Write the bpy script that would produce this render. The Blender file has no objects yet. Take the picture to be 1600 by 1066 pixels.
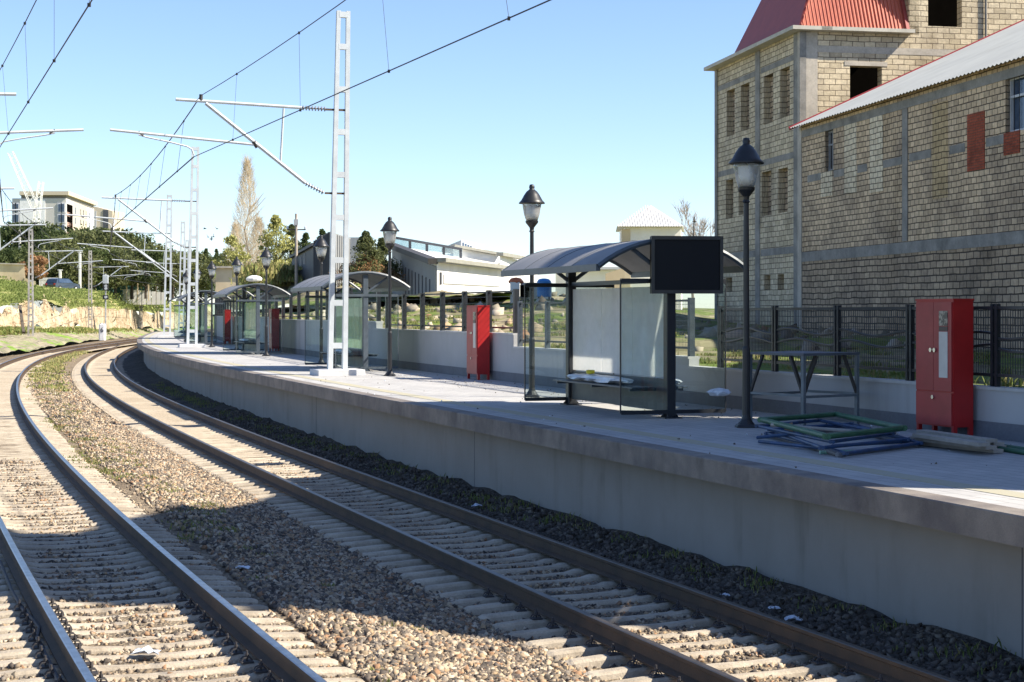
import bpy, math, random
import numpy as np
from mathutils import Vector, Matrix
random.seed(7); rng = np.random.default_rng(7)
scene = bpy.context.scene
col = scene.collection
F = 2640.0; EYE = 2.77; HZ = 489.5; PZ = 1.15

# ------------------------------------------------------------------ camera, sky, sun, exposure
cd = bpy.data.cameras.new('camera'); cam = bpy.data.objects.new('camera', cd); col.objects.link(cam)
cam.location = (0, 0, EYE); cam.rotation_euler = (math.radians(90), 0, 0)
cd.sensor_width = 36; cd.lens = 36 * F / 1600; cd.shift_y = -(533 - HZ) / 1600
cd.clip_start = 0.5; cd.clip_end = 4000
scene.camera = cam
SUN_EL = math.radians(43); BETA = math.radians(13)      # sun stands to the right and a little behind the camera
A2 = (math.cos(BETA), -math.sin(BETA))
world = bpy.data.worlds.new('World'); scene.world = world; world.use_nodes = True
nt = world.node_tree; nt.nodes.clear()
sky = nt.nodes.new('ShaderNodeTexSky'); sky.sky_type = 'NISHITA'; sky.sun_disc = False
sky.sun_elevation = SUN_EL; sky.sun_rotation = math.radians(90) + BETA
sky.altitude = 20; sky.air_density = 0.85; sky.dust_density = 0.15; sky.ozone_density = 2.6
bg = nt.nodes.new('ShaderNodeBackground'); bg.inputs[1].default_value = 0.095
ow = nt.nodes.new('ShaderNodeOutputWorld')
tint = nt.nodes.new('ShaderNodeMix'); tint.data_type = 'RGBA'; tint.blend_type = 'MULTIPLY'; tint.inputs[0].default_value = 1; tint.inputs[7].default_value = (.95, .96, 1.05, 1)
nt.links.new(sky.outputs[0], tint.inputs[6]); nt.links.new(tint.outputs[2], bg.inputs[0]); nt.links.new(bg.outputs[0], ow.inputs[0])
sd = bpy.data.lights.new('sun', 'SUN'); sd.energy = 5.0; sd.angle = math.radians(0.5); sd.color = (1.0, 0.92, 0.79)
sun = bpy.data.objects.new('sun', sd); col.objects.link(sun)
sv = Vector((A2[0] * math.cos(SUN_EL), A2[1] * math.cos(SUN_EL), math.sin(SUN_EL)))
sun.rotation_euler = sv.to_track_quat('Z', 'Y').to_euler()
scene.view_settings.view_transform = 'Standard'; scene.view_settings.look = 'None'
scene.view_settings.exposure = 1.1; scene.view_settings.gamma = 1.0

# ------------------------------------------------------------------ materials
MATS = {}
def nodes(name):
    m = bpy.data.materials.new(name); m.use_nodes = True
    n = m.node_tree; b = n.nodes['Principled BSDF']
    return m, n, b
def mixc(n, fac, a, b, mode='MIX'):
    x = n.nodes.new('ShaderNodeMix'); x.data_type = 'RGBA'; x.blend_type = mode
    for s, v in ((x.inputs[0], fac), (x.inputs[6], a), (x.inputs[7], b)):
        if isinstance(v, (int, float)): s.default_value = v
        elif isinstance(v, tuple): s.default_value = (*v[:3], 1)
        else: n.links.new(v, s)
    return x.outputs[2]
def noise(n, vec, scale, detail=4, rough=.55, dist=0):
    t = n.nodes.new('ShaderNodeTexNoise'); t.inputs['Scale'].default_value = scale
    t.inputs['Detail'].default_value = detail; t.inputs['Roughness'].default_value = rough
    t.inputs['Distortion'].default_value = dist
    n.links.new(vec, t.inputs['Vector']); return t.outputs[0]
def ramp(n, f, lo, hi):
    r = n.nodes.new('ShaderNodeMapRange'); r.inputs[1].default_value = lo; r.inputs[2].default_value = hi
    n.links.new(f, r.inputs[0]); return r.outputs[0]
def pos(n, kind='Position'):
    if kind == 'Position': return n.nodes.new('ShaderNodeNewGeometry').outputs['Position']
    return n.nodes.new('ShaderNodeTexCoord').outputs[kind]
def bump(n, b, h, st, dist):
    u = n.nodes.new('ShaderNodeBump'); u.inputs['Strength'].default_value = st; u.inputs['Distance'].default_value = dist
    n.links.new(h, u.inputs['Height']); n.links.new(u.outputs[0], b.inputs['Normal'])
def M(name, c1, c2=None, rough=.7, scale=3.0, metal=0, bmp=0, bscale=30, coord='Position', lo=.35, hi=.65, spec=.5, coat=0, fine=0.0):
    """plain surface whose own colour wanders between c1 and c2 (wear and dirt)"""
    if name in MATS: return MATS[name]
    m, n, b = nodes(name); p = pos(n, coord)
    c2 = c2 or tuple(v * .8 for v in c1)
    f = ramp(n, noise(n, p, scale, 6, .6), lo, hi)
    c = mixc(n, f, c1, c2)
    if fine:
        f2 = ramp(n, noise(n, p, bscale, 3, .7), .3, .7)
        c = mixc(n, f2, c, mixc(n, 1.0, c, (1 - fine,) * 3, 'MULTIPLY'))
    n.links.new(c, b.inputs['Base Color'])
    b.inputs['Roughness'].default_value = rough; b.inputs['Metallic'].default_value = metal
    b.inputs['Specular IOR Level'].default_value = spec
    if coat: b.inputs['Coat Weight'].default_value = coat
    if bmp: bump(n, b, noise(n, p, bscale, 5, .65), bmp, .02)
    MATS[name] = m; return m
def M_blocks(name, ca, cb, mortar, bw, rh, dirt=(.5, .5, .5), msize=.014, wob=.035, dirtlo=.45):
    m, n, b = nodes(name); uv = pos(n, 'UV')
    nz = n.nodes.new('ShaderNodeTexNoise'); nz.inputs['Scale'].default_value = 1.1; nz.inputs['Detail'].default_value = 3
    n.links.new(uv, nz.inputs['Vector'])
    sub = n.nodes.new('ShaderNodeVectorMath'); sub.operation = 'SUBTRACT'; sub.inputs[1].default_value = (.5, .5, .5)
    n.links.new(nz.outputs['Color'], sub.inputs[0])
    sc = n.nodes.new('ShaderNodeVectorMath'); sc.operation = 'SCALE'; sc.inputs['Scale'].default_value = wob * 3
    n.links.new(sub.outputs[0], sc.inputs[0])
    ad = n.nodes.new('ShaderNodeVectorMath'); ad.operation = 'ADD'
    n.links.new(uv, ad.inputs[0]); n.links.new(sc.outputs[0], ad.inputs[1])
    br = n.nodes.new('ShaderNodeTexBrick'); n.links.new(ad.outputs[0], br.inputs['Vector'])
    br.inputs['Scale'].default_value = 1; br.inputs['Brick Width'].default_value = bw; br.inputs['Row Height'].default_value = rh
    br.inputs['Mortar Size'].default_value = msize; br.inputs['Mortar Smooth'].default_value = .4
    br.inputs['Color1'].default_value = (*ca, 1); br.inputs['Color2'].default_value = (*cb, 1); br.inputs['Mortar'].default_value = (*mortar, 1)
    br.inputs['Bias'].default_value = -.1
    big = ramp(n, noise(n, uv, .45, 5, .65, .5), dirtlo, .68)
    c = mixc(n, big, br.outputs['Color'], mixc(n, 1.0, br.outputs['Color'], dirt, 'MULTIPLY'))
    fine = ramp(n, noise(n, uv, 9, 5, .75), .35, .7)
    c = mixc(n, fine, mixc(n, 1.0, c, (1.12, 1.1, 1.05), 'MULTIPLY'), mixc(n, 1.0, c, (.74, .72, .7), 'MULTIPLY'))
    n.links.new(c, b.inputs['Base Color']); b.inputs['Roughness'].default_value = .92; b.inputs['Specular IOR Level'].default_value = .2
    mul = n.nodes.new('ShaderNodeMath'); mul.operation = 'MULTIPLY_ADD'; mul.inputs[1].default_value = .5
    n.links.new(noise(n, uv, 14, 4, .7), mul.inputs[0])
    inv = n.nodes.new('ShaderNodeMath'); inv.operation = 'SUBTRACT'; inv.inputs[0].default_value = 1
    n.links.new(br.outputs['Fac'], inv.inputs[1]); n.links.new(inv.outputs[0], mul.inputs[2])
    bump(n, b, mul.outputs[0], .9, .03)
    MATS[name] = m; return m
def M_glass(name, tint, gloss=.09, film=0.0, filmc=(.8, .84, .8)):
    m = bpy.data.materials.new(name); m.use_nodes = True; n = m.node_tree; n.nodes.clear()
    o = n.nodes.new('ShaderNodeOutputMaterial'); t = n.nodes.new('ShaderNodeBsdfTransparent'); t.inputs[0].default_value = (*tint, 1)
    g = n.nodes.new('ShaderNodeBsdfGlossy'); g.inputs['Roughness'].default_value = .02; g.inputs[0].default_value = (.95, 1, 1, 1)
    fr = n.nodes.new('ShaderNodeFresnel'); fr.inputs[0].default_value = 1.5
    mx = n.nodes.new('ShaderNodeMixShader'); n.links.new(fr.outputs[0], mx.inputs[0]); n.links.new(t.outputs[0], mx.inputs[1]); n.links.new(g.outputs[0], mx.inputs[2])
    out = mx.outputs[0]
    if film:
        d = n.nodes.new('ShaderNodeBsdfDiffuse'); d.inputs[0].default_value = (*filmc, 1)
        tl = n.nodes.new('ShaderNodeBsdfTranslucent'); tl.inputs[0].default_value = (*filmc, 1)
        m1 = n.nodes.new('ShaderNodeMixShader'); m1.inputs[0].default_value = .5
        n.links.new(d.outputs[0], m1.inputs[1]); n.links.new(tl.outputs[0], m1.inputs[2])
        nn = ramp(n, noise(n, pos(n), 1.6, 4, .6), .3, .7)
        ma = n.nodes.new('ShaderNodeMath'); ma.operation = 'MULTIPLY_ADD'; ma.inputs[1].default_value = .3; ma.inputs[2].default_value = film - .15
        n.links.new(nn, ma.inputs[0])
        m2 = n.nodes.new('ShaderNodeMixShader'); n.links.new(ma.outputs[0], m2.inputs[0])
        n.links.new(out, m2.inputs[1]); n.links.new(m1.outputs[0], m2.inputs[2]); out = m2.outputs[0]
    n.links.new(out, o.inputs[0]); MATS[name] = m; return m
def M_ground(name, cols, scale, fscale, bmp=.6, gr=None):
    m, n, b = nodes(name); p = pos(n)
    f = ramp(n, noise(n, p, scale, 6, .6), .38, .62)
    c = mixc(n, f, cols[0], cols[1])
    v = n.nodes.new('ShaderNodeTexVoronoi'); v.inputs['Scale'].default_value = fscale; n.links.new(p, v.inputs['Vector'])
    sep = n.nodes.new('ShaderNodeSeparateColor'); n.links.new(v.outputs['Color'], sep.inputs[0])
    c = mixc(n, ramp(n, sep.outputs[0], 0, 1), c, mixc(n, 1.0, c, cols[2], 'MULTIPLY'))
    if gr:
        g = ramp(n, noise(n, p, gr[1], 5, .6), gr[2], gr[3])
        gc = mixc(n, ramp(n, noise(n, p, gr[1] * 6, 4, .7), .35, .65), gr[0], tuple(x * 1.7 for x in gr[0]))
        c = mixc(n, g, c, gc)
    n.links.new(c, b.inputs['Base Color']); b.inputs['Roughness'].default_value = .95; b.inputs['Specular IOR Level'].default_value = .15
    bump(n, b, v.outputs['Distance'], bmp, .05)
    MATS[name] = m; return m
def M_leaf(name, c1, c2, scale=.6, trans=.25, yellow=None):
    m, n, b = nodes(name); p = pos(n)
    oi = n.nodes.new('ShaderNodeObjectInfo')
    f = ramp(n, noise(n, p, scale, 5, .7), .36, .64)
    c = mixc(n, f, c1, c2)
    c = mixc(n, ramp(n, oi.outputs['Random'], 0, 2.2), c, (yellow or tuple(x * 1.5 for x in c2)))
    n.links.new(c, b.inputs['Base Color']); b.inputs['Roughness'].default_value = .8; b.inputs['Specular IOR Level'].default_value = .2
    tl = n.nodes.new('ShaderNodeBsdfTranslucent'); n.links.new(c, tl.inputs[0])
    mx = n.nodes.new('ShaderNodeMixShader'); mx.inputs[0].default_value = trans
    n.links.new(b.outputs[0], mx.inputs[1]); n.links.new(tl.outputs[0], mx.inputs[2])
    n.links.new(mx.outputs[0], n.nodes['Material Output'].inputs[0]); MATS[name] = m; return m

conc = M('sleeper_concrete', (.54, .465, .36), (.34, .285, .215), .9, 2.2, bmp=.5, bscale=45, fine=.25)
rust = M('rail_rust', (.085, .05, .026), (.045, .03, .018), .75, 3, bmp=.3, bscale=60)
steelA = M('rail_top_dull', (.15, .125, .10), (.10, .085, .07), .4, 4, metal=.7)
steelB = M('rail_top_polished', (.42, .42, .43), (.26, .25, .25), .30, 6, metal=1)
clipm = M('clip_iron', (.05, .045, .045), None, .7)
stone_g = M_ground('ballast_ground', ((.34, .27, .185), (.24, .185, .125), (.45, .45, .47)), .8, 28)
def M_stone(name, cols):
    m, n, b = nodes(name); g = n.nodes.new('ShaderNodeNewGeometry'); cr = n.nodes.new('ShaderNodeValToRGB'); cr.color_ramp.interpolation = 'CONSTANT'
    el = cr.color_ramp.elements
    while len(el) < len(cols): el.new(.5)
    for i, c in enumerate(cols): el[i].position = i / len(cols); el[i].color = (*c, 1)
    n.links.new(g.outputs['Random Per Island'], cr.inputs[0])
    c = mixc(n, ramp(n, noise(n, g.outputs['Position'], 60, 4, .7), .3, .7), cr.outputs[0], mixc(n, 1.0, cr.outputs[0], (.7, .68, .66), 'MULTIPLY'))
    n.links.new(c, b.inputs['Base Color']); b.inputs['Roughness'].default_value = .92; b.inputs['Specular IOR Level'].default_value = .25
    MATS[name] = m; return m
stone1 = M_stone('ballast_stone', [(.50, .395, .27), (.29, .225, .155), (.43, .31, .19), (.16, .135, .11), (.57, .48, .36), (.36, .285, .205), (.34, .205, .12), (.11, .092, .076), (.47, .38, .28), (.24, .205, .168)])
stone2 = M_stone('ballast_stone_dark', [(.12, .10, .085), (.17, .14, .115), (.08, .07, .06), (.21, .18, .14), (.10, .085, .075)])
dust_bed = M_ground('dusty_bed', ((.52, .44, .33), (.42, .35, .255), (.72, .7, .68)), .5, 16, .35)
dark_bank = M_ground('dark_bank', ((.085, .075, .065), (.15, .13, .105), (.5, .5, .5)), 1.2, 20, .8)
plaster = M('grey_render', (.27, .26, .24), (.235, .225, .205), .9, 1.1, bmp=.12, bscale=14, lo=.3, hi=.7)
granite = M('granite_edge', (.27, .235, .20), (.15, .13, .12), .75, 1.6, bmp=.15, bscale=90, lo=.38, hi=.62, fine=.28)
wallpaint = M('wall_paint', (.42, .425, .43), (.36, .365, .37), .85, .8, lo=.3, hi=.7)
plinth = M('wall_plinth', (.17, .18, .20), (.135, .14, .155), .8, 2, fine=.2)
white_p = M('mast_paint', (.52, .56, .58), (.43, .46, .48), .5, 3)
galv = M('galvanised', (.55, .56, .56), (.36, .36, .35), .5, 5, metal=.3)
oldconc = M('old_mast_concrete', (.42, .40, .37), (.25, .24, .23), .9, 3, bmp=.3)
blackp = M('black_paint', (.012, .013, .015), (.02, .021, .024), .42, 5)
darkp = M('dark_frame', (.014, .017, .022), (.022, .026, .032), .4, 5)
greyp = M('grey_frame', (.075, .095, .115), (.055, .07, .085), .45, 5)
roofp = M('roof_sheet', (.24, .24, .245), (.20, .20, .205), .6, 2)
redp = M('red_paint', (.40, .013, .013), (.33, .010, .010), .42, 4)
redp2 = M('red_paint_door', (.36, .030, .032), (.30, .024, .025), .42, 4)
strip = M('white_strip', (.62, .58, .52), (.55, .5, .44), .5, 4)
screenm = M('screen_black', (.004, .005, .008), (.005, .006, .009), .5, 4, spec=.15)
opal = M('lamp_glass', (.9, .9, .9), (.86, .86, .86), .25, 4)
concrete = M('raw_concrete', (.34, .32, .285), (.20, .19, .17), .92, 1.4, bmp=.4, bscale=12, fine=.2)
conc_sun = M('sunlit_concrete', (.56, .50, .41), (.40, .36, .30), .92, 1.4, bmp=.4, bscale=12, fine=.2)  # lighter copy of the raw concrete, sunlight put into the colour
stoneA = M_blocks('tall_stone', (.70, .60, .43), (.50, .42, .29), (.17, .135, .10), .42, .19, (.66, .66, .70), msize=.013, wob=.02)
stoneB = M_blocks('annex_stone', (.74, .57, .385), (.48, .365, .25), (.12, .094, .07), .29, .165, (.60, .61, .66), msize=.015, wob=.02)
stoneB2 = M_blocks('pale_block', (.80, .70, .53), (.64, .54, .39), (.12, .10, .08), .34, .165, (.8, .8, .8), msize=.014)
stoneB3 = M_blocks('ochre_block', (.60, .45, .26), (.46, .34, .19), (.08, .06, .04), .34, .165, (.8, .8, .8), msize=.014)
stoneLow = M_blocks('lower_stone', (.52, .40, .28), (.33, .255, .18), (.08, .065, .052), .4, .19, (.55, .56, .6), msize=.02, wob=.03)
redbrick = M_blocks('red_brick', (.40, .10, .055), (.28, .07, .04), (.17, .12, .09), .25, .07, (.75, .7, .7), msize=.006, wob=.01)
darkin = M('opening_shade', (.004, .0035, .003), None, .95, spec=0)  # near-black colour stands for the shade inside openings
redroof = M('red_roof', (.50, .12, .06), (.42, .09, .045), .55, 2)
redroof2 = M('red_roof_shade_trim', (.30, .05, .035), (.25, .04, .03), .55, 2)  # darker roof red puts shade into the left slope's colour; trims share it
slate = M('corrugated_roof', (.40, .41, .39), (.33, .34, .33), .85, .9, lo=.3, hi=.7)
trimred = M('red_trim', (.30, .02, .03), None, .5)
pale_p = M('pale_paint', (.82, .81, .77), (.74, .73, .69), .8, .7)
cream = M('cream_paint', (.84, .82, .76), (.80, .76, .66), .85, 1.2)
grey_clad = M('grey_cladding', (.27, .27, .255), (.23, .23, .22), .7, 1)
dark_clad = M('dark_cladding', (.05, .055, .065), (.075, .08, .09), .6, 1)
greywin = M('grey_band', (.46, .46, .45), (.41, .41, .40), .6, 1)
glassblue = M('window_glass', (.03, .05, .09), (.06, .09, .14), .12, 2)
beige = M('beige_stone', (.64, .53, .36), (.50, .40, .26), .9, .5, bmp=.3, bscale=3)
glass = M_glass('shelter_glass', (.88, .93, .92))
glass_film = M_glass('filmed_glass', (.86, .90, .88), film=.85, filmc=(.95, .95, .93))
glass_film2 = M_glass('green_glass', (.72, .84, .78), film=.50, filmc=(.66, .76, .64))
cantglass = M_glass('clerestory_glass', (.75, .85, .88), film=.2)
lampglass = M_glass('lamp_bowl_glass', (.93, .95, .95), film=.25, filmc=(.9, .9, .9))
leafD = M_leaf('pine_needles', (.03, .05, .018), (.09, .115, .04), .5, .35)
leafO = M_leaf('olive_needles', (.06, .08, .03), (.15, .16, .065), .6, .35)
leafY = M_leaf('spring_leaves', (.20, .21, .06), (.35, .34, .13), .7)
leafT = M_leaf('bare_twigs', (.48, .40, .29), (.62, .54, .40), 1.0, .6)
leafR = M_leaf('rusty_leaves', (.18, .085, .04), (.34, .20, .10), 1.2)
leafG = M_leaf('grass_blades', (.14, .19, .045), (.25, .29, .10), .5, .5)
leafG2 = M_leaf('dry_grass', (.20, .19, .07), (.34, .30, .13), .9)
bark = M('bark', (.10, .08, .06), (.06, .05, .04), .95)
twig = M('twig_bark', (.42, .36, .30), (.33, .28, .23), .95)
grassland = M_ground('grass_ground', ((.19, .24, .06), (.32, .31, .12), (.7, .7, .7)), .35, 4, .5, gr=((.42, .33, .19), .12, .58, .66))
yardsoil = M_ground('yard_soil', ((.36, .30, .19), (.24, .21, .12), (.55, .55, .55)), .5, 2.5, .8, gr=((.10, .13, .03), .45, .47, .56))
rockm = M_ground('rock_face', ((.56, .47, .34), (.42, .345, .24), (.74, .68, .6)), .5, .9, 1.0)
def crack(m):   # bedding cracks running slightly uphill
    n = m.node_tree; b = n.nodes['Principled BSDF']; mp = n.nodes.new('ShaderNodeMapping'); mp.inputs['Scale'].default_value = (.22, .22, 1.0); mp.inputs['Rotation'].default_value = (0, .16, 0)
    n.links.new(pos(n), mp.inputs[0]); f = noise(n, mp.outputs[0], 1.1, 5, .6, .6)
    a = n.nodes.new('ShaderNodeMath'); a.operation = 'SUBTRACT'; a.inputs[1].default_value = .5; n.links.new(f, a.inputs[0]); c = n.nodes.new('ShaderNodeMath'); c.operation = 'ABSOLUTE'; n.links.new(a.outputs[0], c.inputs[0])
    k = ramp(n, c.outputs[0], .004, .022); src = b.inputs['Base Color'].links[0].from_socket
    n.links.new(mixc(n, k, mixc(n, 1.0, src, (.38, .32, .27), 'MULTIPLY'), src), b.inputs['Base Color'])
crack(rockm)
bluep = M('blue_paint', (.014, .06, .17), (.012, .035, .085), .5, 6)
greenp = M('green_paint', (.035, .13, .06), (.02, .08, .04), .5, 6)
ltgreen = M('pale_green_pipe', (.25, .45, .36), None, .5)
wood = M('plank_wood', (.42, .38, .33), (.30, .27, .23), .85, 3, bmp=.3)
bluetank = M('blue_plastic', (.03, .22, .55), None, .5)
plastic = M('white_plastic', (.66, .70, .76), (.5, .55, .62), .3, 9)
yellowp = M('yellow_tape', (.75, .62, .03), None, .4)
cardb = M('cardboard', (.36, .25, .15), None, .9)
wirem = M('wire_copper', (.035, .035, .04), None, .6)
insul = M('insulator', (.28, .29, .31), (.2, .2, .22), .4, 8)
birdm = M('bird_feathers', (.03, .03, .035), None, .8)
chrome = M('lock_chrome', (.7, .7, .7), None, .25, metal=1)
carp = M('car_paint', (.035, .055, .085), (.03, .045, .07), .3, 2, coat=.5)

def streaks(m, k=.8, sc=2.2, vert=.12, lo=.5, hi=.72, warm=(1, .97, .92)):   # rain marks and grime with shapes of their own
    n = m.node_tree; b = n.nodes['Principled BSDF']; mp = n.nodes.new('ShaderNodeMapping'); mp.inputs['Scale'].default_value = (1, 1, vert); n.links.new(pos(n), mp.inputs[0])
    f = ramp(n, noise(n, mp.outputs[0], sc, 5, .65, .3), lo, hi); g = ramp(n, noise(n, pos(n), sc * .35, 4, .6), .4, .65)
    a = n.nodes.new('ShaderNodeMath'); a.operation = 'MULTIPLY'; n.links.new(f, a.inputs[0]); n.links.new(g, a.inputs[1])
    src = b.inputs['Base Color'].links[0].from_socket; n.links.new(mixc(n, a.outputs[0], src, mixc(n, 1.0, src, tuple(k * w for w in warm), 'MULTIPLY')), b.inputs['Base Color'])
streaks(plaster, .62, 2.0, .15); streaks(granite, .6, 3.5, .5, .45, .7); streaks(wallpaint, .78, 1.6, .1); streaks(concrete, .6, 1.5, .2); streaks(conc_sun, .7, 1.5, .2)
streaks(stoneB, .62, .9, .35, .48, .66); streaks(stoneA, .75, .8, .35, .5, .68); streaks(stoneLow, .6, .9, .4, .46, .66); streaks(slate, .8, .8, 1); streaks(redbrick, .7, 2, .4); streaks(pale_p, .85, .6, .15); streaks(conc, .7, 3, 1, .5, .7)

# ------------------------------------------------------------------ mesh helpers
class MB:
    def __init__(s): s.v = []; s.f = []; s.m = []; s.uv = None
    def add(s, vs, fs, mi=0):
        o = len(s.v); s.v += [tuple(v) for v in vs]; s.f += [tuple(i + o for i in f) for f in fs]; s.m += [mi] * len(fs)
    def hexa(s, p, mi=0):   # 8 points, bottom 4 ccw then top 4
        s.add(p, [(3, 2, 1, 0), (4, 5, 6, 7), (0, 1, 5, 4), (1, 2, 6, 5), (2, 3, 7, 6), (3, 0, 4, 7)], mi)
    def box(s, x0, x1, y0, y1, z0, z1, mi=0):
        s.hexa([(x0, y0, z0), (x1, y0, z0), (x1, y1, z0), (x0, y1, z0), (x0, y0, z1), (x1, y0, z1), (x1, y1, z1), (x0, y1, z1)], mi)
    def cbox(s, x0, x1, y0, y1, z0, z1, c=.01, mi=0):   # box with chamfered upright and top edges
        pts = []
        for z, k in ((z0, 0), (z1 - c, 0), (z1, c)):
            pts += [(x0 + k + c, y0 + k, z), (x1 - k - c, y0 + k, z), (x1 - k, y0 + k + c, z), (x1 - k, y1 - k - c, z),
                    (x1 - k - c, y1 - k, z), (x0 + k + c, y1 - k, z), (x0 + k, y1 - k - c, z), (x0 + k, y0 + k + c, z)]
        fs = [tuple(range(7, -1, -1)), tuple(range(16, 24))]
        for r in (0, 8):
            for i in range(8): j = (i + 1) % 8; fs.append((r + i, r + j, r + 8 + j, r + 8 + i))
        s.add(pts, fs, mi)
    def bar(s, a, b, w, h=None, mi=0, up=(0, 0, 1)):
        a = Vector(a); b = Vector(b); h = h or w; d = (b - a).normalized(); u = Vector(up)
        if abs(d.dot(u)) > .98: u = Vector((0, 1, 0))
        x = d.cross(u).normalized() * w / 2; y = x.cross(d).normalized() * h / 2
        s.hexa([a - x - y, a + x - y, b + x - y, b - x - y, a - x + y, a + x + y, b + x + y, b - x + y], mi)
    def tube(s, pts, r, n=8, mi=0, r2=None, cap=True):
        pts = [Vector(p) for p in pts]; k = len(pts); rings = []
        for i, p in enumerate(pts):
            d = (pts[min(i + 1, k - 1)] - pts[max(i - 1, 0)]).normalized()
            u = Vector((0, 0, 1)) if abs(d.z) < .95 else Vector((1, 0, 0))
            x = d.cross(u).normalized(); y = x.cross(d).normalized()
            rr = r if r2 is None else r + (r2 - r) * i / (k - 1)
            if isinstance(r, (list, tuple)): rr = r[i]
            rings.append([p + (x * math.cos(t) + y * math.sin(t)) * rr for t in [2 * math.pi * j / n for j in range(n)]])
        fs = []
        for i in range(k - 1):
            for j in range(n): jj = (j + 1) % n; fs.append((i * n + j, i * n + jj, (i + 1) * n + jj, (i + 1) * n + j))
        if cap: fs += [tuple(range(n - 1, -1, -1)), tuple((k - 1) * n + j for j in range(n))]
        s.add([v for r_ in rings for v in r_], fs, mi)
    def lathe(s, prof, n=16, c=(0, 0), mi=0):
        vs = [(c[0] + r * math.cos(2 * math.pi * j / n), c[1] + r * math.sin(2 * math.pi * j / n), z) for r, z in prof for j in range(n)]
        fs = []
        for i in range(len(prof) - 1):
            for j in range(n): jj = (j + 1) % n; fs.append((i * n + j, i * n + jj, (i + 1) * n + jj, (i + 1) * n + j))
        fs += [tuple(range(n - 1, -1, -1)), tuple((len(prof) - 1) * n + j for j in range(n))]
        s.add(vs, fs, mi)
    def build(s, name, mat, parent=None, smooth=False, **props):
        me = bpy.data.meshes.new(name); me.from_pydata(s.v, [], s.f)
        for m in (mat if isinstance(mat, (list, tuple)) else [mat]): me.materials.append(m)
        if any(s.m): me.polygons.foreach_set('material_index', s.m)
        if s.uv:
            l = me.uv_layers.new(name='UVMap'); vi = np.empty(len(me.loops), int); me.loops.foreach_get('vertex_index', vi)
            l.data.foreach_set('uv', np.array(s.uv, float)[vi].ravel())
        if smooth: me.polygons.foreach_set('use_smooth', [True] * len(me.polygons))
        me.update()
        o = bpy.data.objects.new(name, me); col.objects.link(o)
        if parent: o.parent = parent
        for k, v in props.items(): o[k] = v
        return o
def tag(o, label, cat, group=None, kind=None):
    if label: o['label'] = label
    if cat: o['category'] = cat
    if group: o['group'] = group
    if kind: o['kind'] = kind
    return o
def empty(name, loc=(0, 0, 0), rz=0, label=None, cat=None, group=None):
    o = bpy.data.objects.new(name, None); col.objects.link(o); o.location = loc; o.rotation_euler = (0, 0, rz); o.empty_display_size = .3
    return tag(o, label, cat, group)
KIDS = {}
def copy_tree(o, parent=None):
    c = o.copy(); col.objects.link(c); c.parent = parent
    if parent is not None:
        for k in ('label', 'category', 'group'):
            if k == 'category' and k in c: del c[k]
    for ch in [x for x in list(o.children)]: copy_tree(ch, c)
    return c
def np_mesh(name, verts, faces, mats, parent=None, mi=None, smooth=False):
    """verts (n,3), faces (m,k) all the same size"""
    me = bpy.data.meshes.new(name); nv = len(verts); nf, k = faces.shape
    me.vertices.add(nv); me.vertices.foreach_set('co', np.ascontiguousarray(verts, np.float32).ravel())
    me.loops.add(nf * k); me.loops.foreach_set('vertex_index', np.ascontiguousarray(faces, np.int32).ravel())
    me.polygons.add(nf); me.polygons.foreach_set('loop_start', np.arange(nf, dtype=np.int32) * k)
    try: me.polygons.foreach_set('loop_total', np.full(nf, k, np.int32))
    except Exception: pass
    for m in mats: me.materials.append(m)
    if mi is not None: me.polygons.foreach_set('material_index', np.asarray(mi, np.int32))
    if smooth: me.polygons.foreach_set('use_smooth', np.ones(nf, bool))
    me.update(calc_edges=True); me.validate()
    o = bpy.data.objects.new(name, me); col.objects.link(o)
    if parent: o.parent = parent
    return o
def at(px, Y, z=0.0): return Vector(((px - 800) * Y / F, Y, z))
def zy(py, Y): return EYE + (HZ - py) * Y / F
def pt(px, py, Y): return at(px, Y, zy(py, Y))

# ------------------------------------------------------------------ track alignment
def mkcurve(th0, X0, ks):
    S = np.linspace(-14, 128, 1421); k1, k2, k3, k4 = ks
    s = np.maximum(S, 0); th = th0 + k1 * s + k2 * s ** 2 + k3 * s ** 3 + k4 * s ** 4
    S2 = np.concatenate([S, np.arange(128.1, 420, .1)]); th = np.concatenate([th, np.full(len(S2) - len(S), th[-1])])
    ds = np.diff(S2); tm = (th[1:] + th[:-1]) / 2
    x = np.concatenate([[0], np.cumsum(np.sin(tm) * ds)]); y = np.concatenate([[0], np.cumsum(np.cos(tm) * ds)])
    i0 = np.abs(S2).argmin(); return S2, x - x[i0] + X0, y - y[i0] + 12, th
CA = mkcurve(-.34546, 2.79098, (.00204e-2, .18817e-4, .00535e-6, -.05787e-8))
CB = mkcurve(-.36554, -2.17932, (.16422e-2, -.03742e-4, .06104e-6, -.00534e-8))
def tr(s, l=0.0, z=0.0, C=CA):
    x = np.interp(s, C[0], C[1]); y = np.interp(s, C[0], C[2]); t = np.interp(s, C[0], C[3])
    return Vector((float(x + l * math.cos(t)), float(y - l * math.sin(t)), z))
def hd(s, C=CA): return float(np.interp(s, C[0], C[3]))
ZA, ZB = 0.0, .17
edge_l = lambda s: float(np.interp(s, [-12, 0, 10, 30, 60, 95, 130, 200], [1.62, 1.70, 1.75, 1.82, 1.92, 2.05, 2.1, 2.1]))
wall_l = lambda s: float(np.interp(s, [-12, 9, 30, 60, 130], [6.45, 6.5, 6.65, 6.85, 6.9]))

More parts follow.
